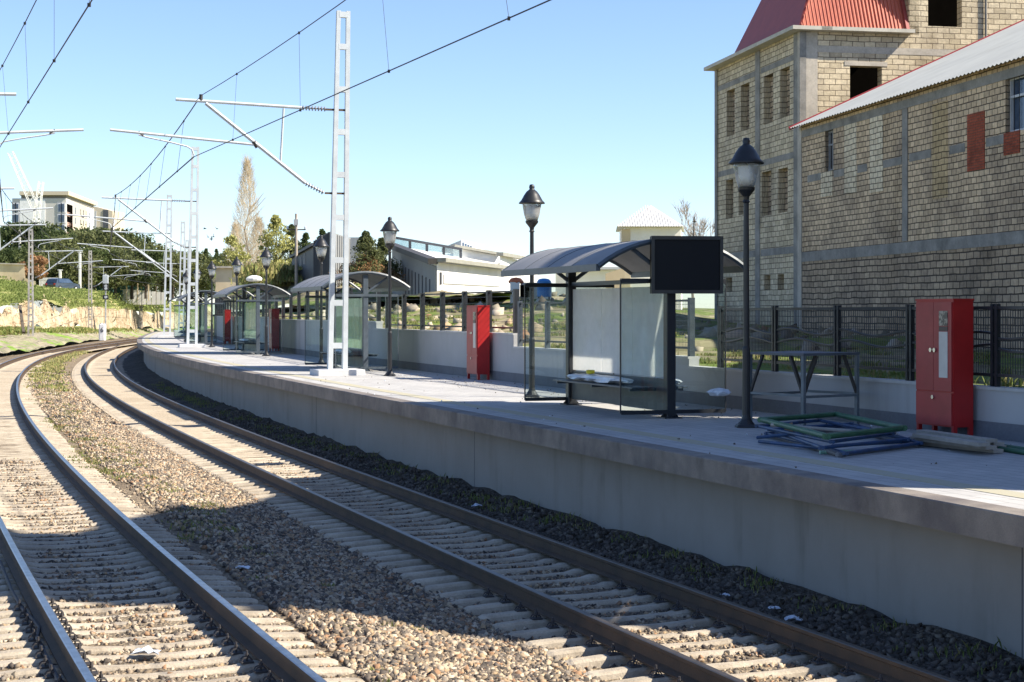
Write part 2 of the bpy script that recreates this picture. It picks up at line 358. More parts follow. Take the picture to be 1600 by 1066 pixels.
# ------------------------------------------------------------------ the ground
def strip_mesh(name, mat, svals, lfun, zfun, C=CA, kind='structure', jit=0, smooth=True, label=None):
    """surface over (s, columns): lfun(s)->list of laterals, zfun(s,l)->z"""
    vs = []; nc = None
    for s in svals:
        ls = lfun(s); nc = len(ls)
        for l in ls:
            p = tr(s, l, 0, C); p.z = zfun(s, l); vs.append(p)
    fs = [(i * nc + j, i * nc + j + 1, (i + 1) * nc + j + 1, (i + 1) * nc + j) for i in range(len(svals) - 1) for j in range(nc - 1)]
    b = MB(); b.add(vs, fs); o = b.build(name, mat, smooth=smooth); o['kind'] = kind
    return o
from mathutils import noise as mn
def nz(x, y, s=1.0, z=0): return mn.fractal(Vector((x * s, y * s, z)), 1.0, 2.0, 4)
def bofs(s):   # lateral of track B's centre seen from track A
    return float(np.interp(s, [-12, 0, 10, 20, 30, 40, 50, 60, 70, 80, 90, 100, 110, 120, 140], [-4.6, -4.68, -4.81, -4.83, -4.77, -4.67, -4.55, -4.42, -4.3, -4.18, -4.03, -3.85, -3.75, -3.7, -3.7]))
def bedz(s, l):
    b = bofs(s)
    base = np.interp(l, [-17, b - 3, b - 1.5, b + 1.5, b + 1.9, (b - 1.6) / 2 + .2, -1.9, -1.4, 1.5, 2.3, 3.5],
                     [.25, -.2, -.085, -.085, -.09, -.06, -.24, -.285, -.26, -.2, -.15])
    x, y = tr(s, l).xy
    return float(base) + .025 * nz(x, y, 1.3) + .012 * nz(x, y, 5)
sv_ = list(np.arange(-8, 40, .35)) + list(np.arange(40, 130, 1.0)) + list(np.arange(130, 300, 5))
strip_mesh('ballast_bed', stone_g, sv_, lambda s: list(np.linspace(-17, 2.6, 62)), bedz)
# dark rough earth bank at the foot of the platform wall
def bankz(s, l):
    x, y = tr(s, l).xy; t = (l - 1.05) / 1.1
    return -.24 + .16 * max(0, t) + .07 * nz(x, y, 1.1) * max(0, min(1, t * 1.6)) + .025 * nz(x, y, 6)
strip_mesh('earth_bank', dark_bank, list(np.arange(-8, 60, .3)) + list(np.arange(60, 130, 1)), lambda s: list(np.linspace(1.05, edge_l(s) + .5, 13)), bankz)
# wide ground sheet under everything, far past the horizon trees
b = MB(); b.add([(-900, -60, -.6), (900, -60, -.6), (900, 2500, -.6), (-900, 2500, -.6)], [(0, 1, 2, 3)])
g = b.build('ground', grassland); g['kind'] = 'structure'

# ------------------------------------------------------------------ rails and sleepers
def rail(C, l, z0, top, label, smax):
    prof = [(-.075, -.18), (.075, -.18), (.075, -.165), (.012, -.14), (.009, -.05), (.036, -.035), (.036, -.006), (.026, 0), (-.026, 0), (-.036, -.006), (-.036, -.035), (-.009, -.05), (-.012, -.14), (-.075, -.165)]
    n = len(prof); b = MB(); svs = list(np.arange(-10, smax, 1.0)); vs = []
    for s in svs:
        t = hd(s, C); c = tr(s, l, z0, C)
        for (u, w) in prof: vs.append((c.x + u * math.cos(t), c.y - u * math.sin(t), c.z + w))
    fs = []; mi = []
    for i in range(len(svs) - 1):
        for j in range(n):
            jj = (j + 1) % n; fs.append((i * n + j, i * n + jj, (i + 1) * n + jj, (i + 1) * n + j)); mi.append(1 if j in (6, 7, 8) else 0)
    b.add(vs, fs); b.m = mi; o = b.build('rail', [rust, top]); return tag(o, label, 'rail', 'running rails')
rail(CA, .76, ZA, steelA, 'brown steel rail closest to the platform wall', 330)
rail(CA, -.76, ZA, steelA, 'brown steel rail on the far side of the platform track, bordering the gravel strip', 330)
rail(CB, .76, ZB, steelB, 'shiny topped rail of the left track, bordering the gravel strip', 330)
rail(CB, -.76, ZB, steelB, 'shiny topped rail furthest left, leaving the photo at its bottom left corner', 330)
def sleeper_mesh(seed):
    r = random.Random(seed); b = MB(); xs = [-1.35, -1.30, -1.05, -.90, -.62, -.5, -.2, .2, .5, .62, .90, 1.05, 1.30, 1.35]
    zt = [-.24, -.222, -.208, -.200, -.200, -.225, -.238, -.238, -.225, -.200, -.200, -.208, -.222, -.24]
    wt = [.06, .07, .075, .08, .08, .07, .062, .062, .07, .08, .08, .075, .07, .06]
    vs = []
    for x, z, w in zip(xs, zt, wt):
        j = lambda: r.uniform(-.005, .005)
        vs += [(x, -w - .035, -.40), (x, -w + j(), z - .022), (x + j(), -w + .022, z + j() * .6), (x + j(), w - .022, z + j() * .6), (x, w + j(), z - .022), (x, w + .035, -.40)]
    fs = [(i * 6 + j, i * 6 + j + 1, (i + 1) * 6 + j + 1, (i + 1) * 6 + j) for i in range(len(xs) - 1) for j in range(5)]
    fs += [(5, 4, 3, 2, 1, 0), tuple((len(xs) - 1) * 6 + j for j in range(6))]
    b.add(vs, fs); return b
sm = []
for k in range(4):
    o = sleeper_mesh(k).build('concrete_sleeper', conc); sm.append(o.data); bpy.data.objects.remove(o)
cb = MB()   # rail fastening: plate, bolt and two spring clips
cb.box(-.05, .05, -.05, .05, -.20, -.188)
cb.tube([(0, 0, -.188), (0, 0, -.105)], .009, 6); cb.tube([(0, 0, -.15), (0, 0, -.13)], .018, 6)
for sy in (-.028, .028): cb.tube([(-.04, sy, -.18), (-.02, sy, -.155), (.03, sy, -.16), (.045, sy, -.18)], .006, 5)
oc = cb.build('rail_clip', clipm); clipme = oc.data; bpy.data.objects.remove(oc)
SL_A = 'weathered concrete sleeper under the track that runs along the platform wall'
SL_B = 'weathered concrete sleeper under the left track, away from the platform'
for C, z0, lab, grp, SP in ((CA, ZA, SL_A, 'sleepers of the platform track', .465), (CB, ZB, SL_B, 'sleepers of the left track', .39)):
    for i in range(150):
        s = -5.2 + i * SP + random.uniform(-.012, .012)
        me = sm[i % 4]; o = bpy.data.objects.new('concrete_sleeper', me); col.objects.link(o)
        o.location = tr(s, random.uniform(-.02, .02), z0 + random.uniform(-.008, .006), C); o.rotation_euler = (0, 0, -hd(s, C) + random.uniform(-.008, .008))
        tag(o, lab, 'railway sleeper', grp)
        if i < 26:
            for x in (-.91, -.61, .61, .91):
                c = bpy.data.objects.new('rail_clip', clipme); col.objects.link(c); c.parent = o; c.location = (x, 0, 0)
                c.rotation_euler = (0, 0, 0 if x in (-.61, .91) else math.pi)
b = MB()
for C, z0, SP in ((CA, ZA, .465), (CB, ZB, .39)):
    for i in range(150, 300):
        s = -5.2 + i * SP; M4 = Matrix.Translation(tr(s, 0, z0, C)) @ Matrix.Rotation(-hd(s, C), 4, 'Z'); me = sm[i % 4]
        b.add([M4 @ v.co for v in me.vertices], [tuple(p.vertices) for p in me.polygons])
o = b.build('distant_sleepers', conc); o['kind'] = 'stuff'; tag(o, 'run of pale concrete sleepers along the distant part of both tracks', 'railway sleepers')
# dusty fill between the sleepers of the far part
for C, z0, nm in ((CA, ZA, 'track_bed'), (CB, ZB, 'track_bed')):
    strip_mesh(nm, dust_bed, list(np.arange(24, 130, 1.0)) + list(np.arange(130, 330, 5)), lambda s: [-1.42, -.9, -.3, .3, .9, 1.42],
               lambda s, l, z0=z0: z0 + float(np.interp(s, [24, 40], [-.285, -.232])) + .01 * nz(s, l, 3), C=C)

# ------------------------------------------------------------------ ballast stones (nobody could count them)
def icos():
    p = (1 + 5 ** .5) / 2
    v = np.array([(-1, p, 0), (1, p, 0), (-1, -p, 0), (1, -p, 0), (0, -1, p), (0, 1, p), (0, -1, -p), (0, 1, -p), (p, 0, -1), (p, 0, 1), (-p, 0, -1), (-p, 0, 1)], float)
    v /= np.linalg.norm(v[0]); f = np.array([(0, 11, 5), (0, 5, 1), (0, 1, 7), (0, 7, 10), (0, 10, 11), (1, 5, 9), (5, 11, 4), (11, 10, 2), (10, 7, 6), (7, 1, 8), (3, 9, 4), (3, 4, 2), (3, 2, 6), (3, 6, 8), (3, 8, 9), (4, 9, 5), (2, 4, 11), (6, 2, 10), (8, 6, 7), (9, 8, 1)])
    return v, f
IV = np.array([(x, y, z) for z in (-.62, .62) for (x, y) in ((-.7, -.7), (.7, -.7), (.7, .7), (-.7, .7))], float)
IF = np.array([(3, 2, 1, 0), (4, 5, 6, 7), (0, 1, 5, 4), (1, 2, 6, 5), (2, 3, 7, 6), (3, 0, 4, 7)])
def scatter(name, pts, size, mats, lab):
    n = len(pts)
    base = (IV[None] + rng.uniform(-.36, .36, (n, 8, 3))) * rng.uniform(.55, 1.45, (n, 1, 3))
    q = rng.normal(size=(n, 4)); q /= np.linalg.norm(q, axis=1, keepdims=True); w, x, y, z = q.T
    R = np.stack([1 - 2 * (y * y + z * z), 2 * (x * y - z * w), 2 * (x * z + y * w), 2 * (x * y + z * w), 1 - 2 * (x * x + z * z), 2 * (y * z - x * w), 2 * (x * z - y * w), 2 * (y * z + x * w), 1 - 2 * (x * x + y * y)], 1).reshape(n, 3, 3)
    V = np.einsum('nij,nkj->nki', R, base) * size[:, None, None] + pts[:, None]
    Fc = IF[None] + (np.arange(n) * 8)[:, None, None]
    mi = np.repeat(rng.random(n) < .2, 6).astype(int)
    o = np_mesh(name, V.reshape(-1, 3), Fc.reshape(-1, 4), mats, mi=mi); o['kind'] = 'stuff'; tag(o, lab, 'ballast'); return o
def trv(s, l, C=CA):
    x = np.interp(s, C[0], C[1]); y = np.interp(s, C[0], C[2]); t = np.interp(s, C[0], C[3]); return x + l * np.cos(t), y - l * np.sin(t)
def bedpts(n, s0, s1, lf, dz=0.01, pw=1.0, zf=bedz):
    s = s0 + (s1 - s0) * rng.random(n) ** pw; l = lf(s, rng.random(n)); x, y = trv(s, l)
    z = np.array([zf(a, c) for a, c in zip(s, l)]) + dz
    return np.stack([x, y, z], 1)
P1 = bedpts(64000, -3, 34, lambda s, r: -3.32 + 2.05 * np.where(s > 9, r ** .62, r), pw=1.35)
P2 = bedpts(22000, -3, 24, lambda s, r: -1.35 + r * 2.7, pw=1.3)                 # cribs of track A
P3 = bedpts(22000, -3, 24, lambda s, r: -4.75 - 1.35 + r * 2.7, pw=1.3)          # cribs of track B
P4 = bedpts(5000, -4, 20, lambda s, r: -4.75 - 1.3 - r * 3.0, pw=1.2)
P5 = bedpts(9000, 34, 75, lambda s, r: -3.3 + r * 2.0, pw=1.2)
for P_, lo_, hi_, nm_ in ((P1, .016, .040, 'the gravel strip between the two tracks'), (P4, .018, .035, 'the ground left of the left track'), (P5, .03, .05, 'the distant gravel strip')):
    scatter('ballast_stones', P_, rng.uniform(lo_ * .9, hi_ * .88, len(P_)), [stone1, stone2], 'loose crushed stone covering ' + nm_)
for P_, nm_ in ((P2, 'the platform track'), (P3, 'the left track')):
    P_[:, 2] -= .01
    scatter('ballast_stones', P_, rng.uniform(.010, .026, len(P_)), [stone1, stone2], 'small crushed stone filling the gaps between sleepers of ' + nm_)
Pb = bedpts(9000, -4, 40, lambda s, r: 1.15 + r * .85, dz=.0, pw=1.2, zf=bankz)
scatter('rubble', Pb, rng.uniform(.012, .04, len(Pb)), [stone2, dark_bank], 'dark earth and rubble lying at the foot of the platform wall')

# grass tufts: fans of thin blades
def tufts(name, pts, h, nb, mats, lab, spread=.12, wid=.006):
    n = len(pts); N = n * nb
    c = np.repeat(pts, nb, 0) + np.concatenate([rng.normal(0, spread, (N, 2)), np.zeros((N, 1))], 1)
    hh = np.repeat(h, nb) * rng.uniform(.5, 1.2, N); a = rng.uniform(0, 2 * math.pi, N); ln = rng.uniform(.1, .7, N) * hh
    w = wid * rng.uniform(.6, 1.4, N)
    d = np.stack([np.cos(a), np.sin(a), np.zeros(N)], 1); pnd = np.stack([-np.sin(a), np.cos(a), np.zeros(N)], 1)
    t = c + d * ln[:, None] + np.array([0, 0, 1.0]) * hh[:, None]; m = c + d * (ln * .35)[:, None] + np.array([0, 0, .6]) * hh[:, None]
    V = np.stack([c - pnd * w[:, None], c + pnd * w[:, None], m + pnd * w[:, None] * .8, t, m - pnd * w[:, None] * .8], 1).reshape(-1, 3)
    Fq = np.arange(N * 5).reshape(N, 5)
    o = np_mesh(name, V, Fq, mats, mi=(rng.random(N) < .35).astype(int)); o['kind'] = 'stuff'; tag(o, lab, 'grass'); return o
def tuftpts(n, s0, s1, lf, zf=bedz):
    s = rng.uniform(s0, s1, n); l = lf(s, rng.random(n)); x, y = trv(s, l)
    return np.stack([x, y, [zf(a, c) for a, c in zip(s, l)]], 1)
G1 = tuftpts(14, 0, 10, lambda s, r: -3.3 + r * 1.2)
tufts('grass_tufts', G1, np.full(len(G1), .06), 26, [leafG, leafG2], 'small green weeds poking through the nearest gravel', .05)
G2 = tuftpts(300, 11, 62, lambda s, r: -2.95 + .25 * np.sin(s * .5) + (r - .5) * (.5 + .7 * (np.sin(s * .31) > .2)))
tufts('grass_strip', G2, rng.uniform(.02, .07, len(G2)), 34, [leafG2, leafG], 'yellowish green weeds along the middle of the gravel strip', .13, .012)
G3 = tuftpts(150, 55, 120, lambda s, r: -2.6 + (r - .5) * .9)
tufts('grass_strip', G3, rng.uniform(.06, .15, len(G3)), 40, [leafG2, leafG], 'thin line of yellow grass between the tracks where they curve away', .25, .03)
G4 = tuftpts(200, -2, 60, lambda s, r: 1.5 + r * .5, zf=bankz)
tufts('grass_tufts', G4, rng.uniform(.05, .12, len(G4)), 14, [leafG, leafG2], 'sparse weeds along the foot of the platform wall', .1)
# litter
def scrap(px, py, h, mat, name, lab, cat, sz=.07):
    Y = F * (EYE - h) / (py - HZ); c = at(px, Y, h); b = MB(); r = random.Random(int(px * 7)); n = 7
    vs = [(c.x + sz * (1.6 * (i / (n - 1) - .5) + r.uniform(-.12, .12)), c.y + sz * (1.2 * (j / (n - 1) - .5) + r.uniform(-.12, .12)), h + sz * (.1 + r.uniform(0, .45) * (1 - abs(i / 3 - 1) * .6))) for j in range(n) for i in range(n)]
    vs += [(x, y, z - .004) for x, y, z in vs]; k = n * n
    fs = [(j * n + i, j * n + i + 1, (j + 1) * n + i + 1, (j + 1) * n + i) for j in range(n - 1) for i in range(n - 1) if r.random() > .12 or 1 < i < 5]
    b.add(vs, fs + [tuple(k + q for q in reversed(f)) for f in fs])
    return tag(b.build(name, mat), lab, cat)
scrap(1133, 931, -.14, plastic, 'plastic_litter', 'scrap of white plastic on the dark earth right of the nearest rail, upper of the two', 'litter', .06)
scrap(1210, 952, -.14, plastic, 'plastic_litter', 'crumpled white plastic on the dark earth by the foot of the platform wall', 'litter', .07)
scrap(1240, 970, -.14, plastic, 'plastic_litter', 'largest white plastic scrap beside the nearest rail, lowest in the photo', 'litter', .10)
scrap(745, 792, -.14, plastic, 'plastic_litter', 'pile of pale plastic scraps in the shade halfway along the platform wall', 'litter', .10)
scrap(380, 889, -.05, plastic, 'plastic_strip', 'curved white plastic strip lying on the shaded gravel between the tracks', 'litter', .09)
scrap(228, 1024, -.05, plastic, 'plastic_sheet', 'flat white scrap lying on a sunlit sleeper of the left track', 'litter', .13)

# ------------------------------------------------------------------ platform
PS = list(np.arange(-12, 60, 1.0)) + list(np.arange(60, 142, 2.0))
m, n, bb = nodes('platform_paving'); p = pos(n, 'UV')
br = n.nodes.new('ShaderNodeTexBrick'); n.links.new(p, br.inputs['Vector']); br.inputs['Scale'].default_value = 1
br.inputs['Brick Width'].default_value = .4; br.inputs['Row Height'].default_value = .2; br.inputs['Mortar Size'].default_value = .007
br.inputs['Color1'].default_value = (.46, .45, .43, 1); br.inputs['Color2'].default_value = (.40, .39, .375, 1); br.inputs['Mortar'].default_value = (.24, .235, .225, 1)
c = mixc(n, ramp(n, noise(n, p, .6, 6, .65), .42, .7), br.outputs['Color'], mixc(n, 1.0, br.outputs['Color'], (.82, .82, .83), 'MULTIPLY'))
c = mixc(n, ramp(n, noise(n, p, 4, 4, .7), .58, .75), c, mixc(n, 1.0, c, (.75, .76, .78), 'MULTIPLY'))
n.links.new(c, bb.inputs['Base Color']); bb.inputs['Roughness'].default_value = .72; bb.inputs['Specular IOR Level'].default_value = .35
bump(n, bb, br.outputs['Fac'], .15, -.004); paving = m
tactile = M('tactile_yellow', (.40, .36, .24), (.37, .35, .27), .8, 1.2)
def swept(name, mat, prof, svs=PS, C=CA, uvf=None, **kw):
    """prof(s) -> list of (lateral, z); closed polygon swept along the track"""
    b = MB(); vs = []; uv = []; k = len(prof(svs[0]))
    for s in svs:
        for (l, z) in prof(s): vs.append(tr(s, l, z, C)); uv.append((s, l if uvf is None else uvf(l, z)))
    fs = [(i * k + j, i * k + (j + 1) % k, (i + 1) * k + (j + 1) % k, (i + 1) * k + j) for i in range(len(svs) - 1) for j in range(k)]
    fs += [tuple(range(k - 1, -1, -1)), tuple((len(svs) - 1) * k + j for j in range(k))]
    b.add(vs, fs); b.uv = uv; return b.build(name, mat, **kw)
pl = swept('platform', paving, lambda s: [(edge_l(s) + .30, PZ - .019), (edge_l(s) + .46, PZ - .019), (edge_l(s) + .46, .9), (wall_l(s) + .2, .9), (wall_l(s) + .2, PZ), (edge_l(s) + .30, PZ)]); tag(pl, None, None, kind='structure')
pw = swept('platform_base', plaster, lambda s: [(edge_l(s) + .40, -.6), (wall_l(s) + .1, -.6), (wall_l(s) + .1, .899), (edge_l(s) + .40, .899)]); tag(pw, None, None, kind='structure')
pe = swept('platform_edge', granite, lambda s: [(edge_l(s), .90), (edge_l(s) + .45, .90), (edge_l(s) + .45, .8995), (edge_l(s) + .451, PZ - .02), (edge_l(s) + .298, PZ - .02), (edge_l(s) + .298, PZ + .001), (edge_l(s) + .01, PZ + .001), (edge_l(s), PZ - .01)])
tag(pe, None, None, kind='structure')
ts_ = swept('tactile_strip', tactile, lambda s: [(2.50, PZ + .001), (2.78, PZ + .001), (2.78, PZ + .005), (2.50, PZ + .005)]); tag(ts_, None, None, kind='structure')
jn = M('joint_dark', (.10, .10, .11), None, .9)
b = MB()   # expansion joints in the wall under the platform
for s in (1.5, 16.2, 28.3, 46, 70):
    a = tr(s, edge_l(s) + .397, 0); t = hd(s); d = Vector((math.sin(t), math.cos(t), 0)) * .006
    b.hexa([a - d + Vector((0, 0, -.3)), a + d + Vector((0, 0, -.3)), a + d * 1.01 + Vector((.01, 0, -.3)), a - d + Vector((.01, 0, -.3)), a - d + Vector((0, 0, .89)), a + d + Vector((0, 0, .89)), a + d + Vector((.01, 0, .89)), a - d + Vector((.01, 0, .89))])
o = b.build('platform_joint', jn); o['kind'] = 'structure'
jl = swept('platform_channel', jn, lambda s: [(4.9, PZ + .001), (4.925, PZ + .001), (4.925, PZ + .003), (4.9, PZ + .003)], svs=[s for s in PS if s > 19]); tag(jl, None, None, kind='structure')

# ------------------------------------------------------------------ boundary wall and fence behind the platform
SECT = [(-12, 17.2, 1.82, 2.87, 'nearest, lowest stretch beside the tall red cabinet'), (17.2, 27.0, 1.99, 3.03, 'second stretch, behind the near shelter'),
        (27.0, 40.8, 2.30, 3.32, 'third stretch, behind the sunlit red cabinet'), (40.8, 62, 2.52, 3.62, 'fourth stretch, reaching past the second shelter'), (62, 100, 2.6, 3.7, 'farthest stretch, at the distant shelters')]
for k, (s0, s1, cap, top, nm) in enumerate(SECT):
    e = empty('boundary_wall', tr((s0 + s1) / 2, wall_l(s0), PZ), 0, 'pale grey rendered low wall, ' + nm, 'wall', 'stretches of low wall behind the platform')
    svs = list(np.arange(s0, s1 + .01, (s1 - s0) / max(3, int((s1 - s0) / 1.5))))
    off = Vector(e.location)
    def sw(name, mat, prof):
        o = swept(name, mat, prof, svs=svs); o.parent = e; o.matrix_parent_inverse = Matrix.Translation(-off); return o
    sw('render_face', wallpaint, lambda s: [(wall_l(s), PZ + .22), (wall_l(s) + .2, PZ + .22), (wall_l(s) + .2, cap - .04), (wall_l(s), cap - .04)])
    sw('plinth', plinth, lambda s: [(wall_l(s) - .015, PZ), (wall_l(s) + .195, PZ), (wall_l(s) + .195, PZ + .22), (wall_l(s) - .015, PZ + .22)])
    sw('coping', M('coping', (.5, .5, .49), None, .8), lambda s: [(wall_l(s) - .02, cap - .04), (wall_l(s) + .22, cap - .04), (wall_l(s) + .22, cap), (wall_l(s) - .02, cap)])
    # fence on top of the wall
    f = empty('fence', tr((s0 + s1) / 2, wall_l(s0), cap), 0, ('dark steel panel fence with fine wire mesh, ' if k < 1 else 'dark steel post fence with open wires, ') + nm, 'fence', 'stretches of steel fence on the low wall')
    fo = Vector(f.location)
    def fb(b, name, mat): o = b.build(name, mat, f); o.matrix_parent_inverse = Matrix.Translation(-fo); return o
    step = 2.0 if k == 0 else (1.9 if k == 1 else 2.1)
    ss = [s for s in np.arange(s0 + .12, s1, step)]
    rb = MB(); mb = MB(); wb = MB()
    for j, s in enumerate(ss):
        a = tr(s, wall_l(s) + .1, cap)
        pb = MB(); w = .05 if k < 2 else .06
        t = hd(s)
        Mx = Matrix.Translation(a) @ Matrix.Rotation(-t, 4, 'Z')
        if k == 0:
            for dd in (-.045, .045):
                q = [Mx @ Vector((x, y + dd, z)) for z in (-.02, top - cap + .02) for (x, y) in ((-.03, -.025), (.03, -.025), (.03, .025), (-.03, .025))]; pb.hexa(q)
        else:
            q = [Mx @ Vector((x, y, z)) for z in (-.02, top - cap + .02) for (x, y) in ((-w, -w), (w, -w), (w, w), (-w, w))]; pb.hexa(q)
        fb(pb, 'post', darkp if (k != 1) else greyp)
        if j + 1 < len(ss):
            s2 = ss[j + 1]; c = tr(s2, wall_l(s2) + .1, cap); d = (c - a)
            zb = .15 if k < 2 else .12
            for z in (zb, top - cap - .03): rb.bar(a + Vector((0, 0, z)), c + Vector((0, 0, z)), .04, .04)
            if k == 0:
                nb = 38
                for i in range(1, nb):
                    p0 = a + d * (i / nb); mb.bar(p0 + Vector((0, 0, zb)), p0 + Vector((0, 0, top - cap - .04)), .009, .009)
                for i in range(1, 6): mb.bar(a + Vector((0, 0, zb + i * .15)), c + Vector((0, 0, zb + i * .15)), .006, .006)
                for zz, ph in ((.66, 0), (.50, .9)):
                    wb.tube([a + d * (i / 16) + Vector((0, 0, zz + .045 * math.sin(i / 16 * 2 * math.pi + ph + j * 1.3))) for i in range(17)], .02, 5)
            else:
                nh = 6 if k > 1 else 9
                for i in range(1, nh): mb.bar(a + Vector((0, 0, zb + (top - cap - zb) * i / nh)), c + Vector((0, 0, zb + (top - cap - zb) * i / nh)), .008, .008)
                if k == 1:
                    for i in range(1, 30): p0 = a + d * (i / 30); mb.bar(p0 + Vector((0, 0, zb)), p0 + Vector((0, 0, top - cap - .04)), .005, .005)
    fb(rb, 'rail', darkp); fb(mb, 'wire_mesh', darkp if k == 0 else greyp)
    if wb.v: fb(wb, 'wavy_bar', darkp)

# ------------------------------------------------------------------ lamps
def make_lamp():
    e = empty('street_lamp', cat='street lamp', group='black lamp posts along the platform')
    b = MB(); b.cbox(-.16, .16, -.16, .16, 0, .05, .03); b.lathe([(.13, .05), (.10, .09), (.075, .13), (.06, .2)], 12); b.build('base', blackp, e)
    b = MB(); b.lathe([(.062, .18), (.060, .8), (.062, 1.2), (.048, 1.24), (.045, 2.6), (.040, 3.42), (.06, 3.44), (.042, 3.47), (.05, 3.52), (.13, 3.62), (.135, 3.66)], 12); b.build('pole', blackp, e, smooth=False)
    b = MB(); b.lathe([(.12, 3.66), (.165, 3.80), (.195, 3.98), (.20, 4.02)], 16); b.build('glass_bowl', lampglass, e, smooth=True)
    b = MB(); b.lathe([(.10, 3.665), (.125, 3.75), (.125, 3.97), (.10, 3.99)], 14); b.build('diffuser', opal, e, smooth=True)
    b = MB(); b.lathe([(.27, 4.015), (.275, 4.03), (.22, 4.09), (.16, 4.20), (.11, 4.27), (.07, 4.30), (.05, 4.32), (.06, 4.36), (.045, 4.41), (.01, 4.42)], 18); b.build('lamp_hood', blackp, e, smooth=True)
    e.scale = (.93, .93, .93)
    return e
LP = [(1166, 668), (831, 620.5), (609, 587.5), (502, 569), (416, 556.5), (370, 547), (331, 542.5), (308, 537), (291, 533)]
names = ['black lamp post standing beside the pile of pipe frames, biggest in the photo', 'black lamp post at the left end of the near shelter', 'black lamp post right of the second shelter and the big white mast',
         'black lamp post seen behind the second shelter roof, left of the big mast', 'black lamp post between the second and third shelters', 'black lamp post rising behind the third shelter roof',
         'black lamp post just right of the second white mast', 'small black lamp post behind the second white mast', 'farthest black lamp post, by the third white mast']
lamp0 = make_lamp()
for i, (px, py) in enumerate(LP):
    Y = F * (EYE - PZ) / (py - HZ); o = lamp0 if i == 0 else copy_tree(lamp0)
    o.location = at(px, Y, PZ); o['label'] = names[i]; o['category'] = 'street lamp'; o['group'] = 'black lamp posts along the platform'

# ------------------------------------------------------------------ shelters
def arc(w, n=14, h0=2.32, h1=2.74):
    R = (w * w + (h1 - h0) ** 2) / (2 * (h1 - h0)); a = math.asin(w / R)
    return [(R * math.sin(-a + 2 * a * i / n), h1 - R + R * math.cos(-a + 2 * a * i / n)) for i in range(n + 1)]
def make_shelter(L=4.15, back=None, side=None, colour=None):
    back = back or glass_film; side = side or glass; colour = colour or darkp
    e = empty('waiting_shelter', cat='shelter', group='glass shelters along the platform')
    W = 1.24
    # roof sheet, bowed sideways; panels split by shallow seams
    pr = arc(W); b = MB(); y0, y1 = -.12, L + .12
    for thick in (0,):
        vs = []; ny = 7
        for i in range(ny):
            y = y0 + (y1 - y0) * i / (ny - 1)
            for (x, z) in pr: vs.append((x, y, z + .04))
        for i in range(ny):
            y = y0 + (y1 - y0) * i / (ny - 1)
            for (x, z) in pr: vs.append((x, y, z + .015))
        k = len(pr); o_ = ny * k
        fs = [(i * k + j, i * k + j + 1, (i + 1) * k + j + 1, (i + 1) * k + j) for i in range(ny - 1) for j in range(k - 1)]
        fs += [(o_ + i * k + j, o_ + (i + 1) * k + j, o_ + (i + 1) * k + j + 1, o_ + i * k + j + 1) for i in range(ny - 1) for j in range(k - 1)]
        b.add(vs, fs)
    rf = b.build('roof', roofp, e, smooth=True)
    b = MB()
    for y in np.linspace(y0 + .02, y1 - .02, 5):
        b.tube([(x, y, z + .042) for x, z in pr], .005, 5)
    b.build('seam', greyp, rf)
    b = MB()
    for y in (y0, y1): b.tube([(x, y, z + .01) for x, z in pr], .045, 6)
    for x in (-W, W):
        z = pr[0][1]; b.box(x - .035, x + .035, y0, y1, z - .06, z + .045)
    b.build('roof_frame', greyp, e)
    for y in (0, L):
        b = MB(); b.cbox(-.075, .075, y - .075, y + .075, .02, 2.70, .012); b.box(-.15, .15, y - .15, y + .15, 0, .02)
        for sx in (-1, 1):
            b.add([(0, y - .01, .18), (sx * .15, y - .01, .02), (0, y - .01, .02), (0, y + .01, .18), (sx * .15, y + .01, .02), (0, y + .01, .02)], [(0, 1, 2), (5, 4, 3), (0, 3, 4, 1)])
        b.build('column', colour, e)
        for sx in (-1, 1):
            b = MB(); b.tube([(0, y, 2.16), (sx * .62, y, 2.60)], .036, 6); b.build('brace', greyp, e)
    b = MB(); b.bar((-.0, 0, 2.13), (-.0, L, 2.13), .06, .07); b.build('beam', colour, e)
    # end panels across the platform
    for y, w0, w1 in ((-.06, -.84, .92), (L + .06, -.84, .84)):
        b = MB(); b.box(w0, w1, y - .005, y + .005, .13, 2.08); gp = b.build('end_panel', side, e)
        b = MB()
        b.box(w0, w1, y - .02, y + .02, .07, .13); b.box(w0, w1, y - .035, y + .035, 2.08, 2.15)
        b.box(w0 - .018, w0, y - .012, y + .012, .09, 2.13); b.box(w1, w1 + .018, y - .012, y + .012, .09, 2.13)
        b.build('panel_frame', colour, gp)
    # middle wall along the platform, filmed glass above a metal plate
    n = 3
    for i in range(n):
        ya = .1 + (L - .2) * i / n; yb = .1 + (L - .2) * (i + 1) / n
        b = MB(); b.box(-.006, .006, ya + .008, yb - .008, .62, 2.04); b.build('glass_pane', back, e)
    b = MB(); b.box(-.012, .012, .09, L - .09, .10, .60); b.build('kick_plate', M('kick_plate', (.11, .11, .105), (.07, .07, .07), .5), e)
    # bench on brackets on both sides
    b = MB()
    for sx in (-1, 1):
        for x in (.1, .2, .3, .4): b.box(min(sx * x, sx * (x + .08)), max(sx * x, sx * (x + .08)), .35, L - .35, .44, .465)
        for y in (.5, L / 2, L - .5): b.bar((0, y, .42), (sx * .46, y, .42), .04, .04)
    b.build('bench', greyp, e)
    return e
SH = [(13.4, 4.42, 4.15), (35.4, 5.1, 4.3), (55.6, 5.3, 4.2), (76.5, 5.2, 4.2), (97.5, 5.2, 4.2)]
shn = ['glass waiting shelter with arched grey roof nearest the camera, behind the black screen', 'second glass shelter with arched roof, partly behind the big white mast',
       'third glass shelter, with a white covered object above its roof', 'fourth glass shelter, behind the second white mast', 'farthest glass shelter near the curved tip of the platform']
sh0 = make_shelter(); sh1 = make_shelter(back=glass_film2, colour=greyp)
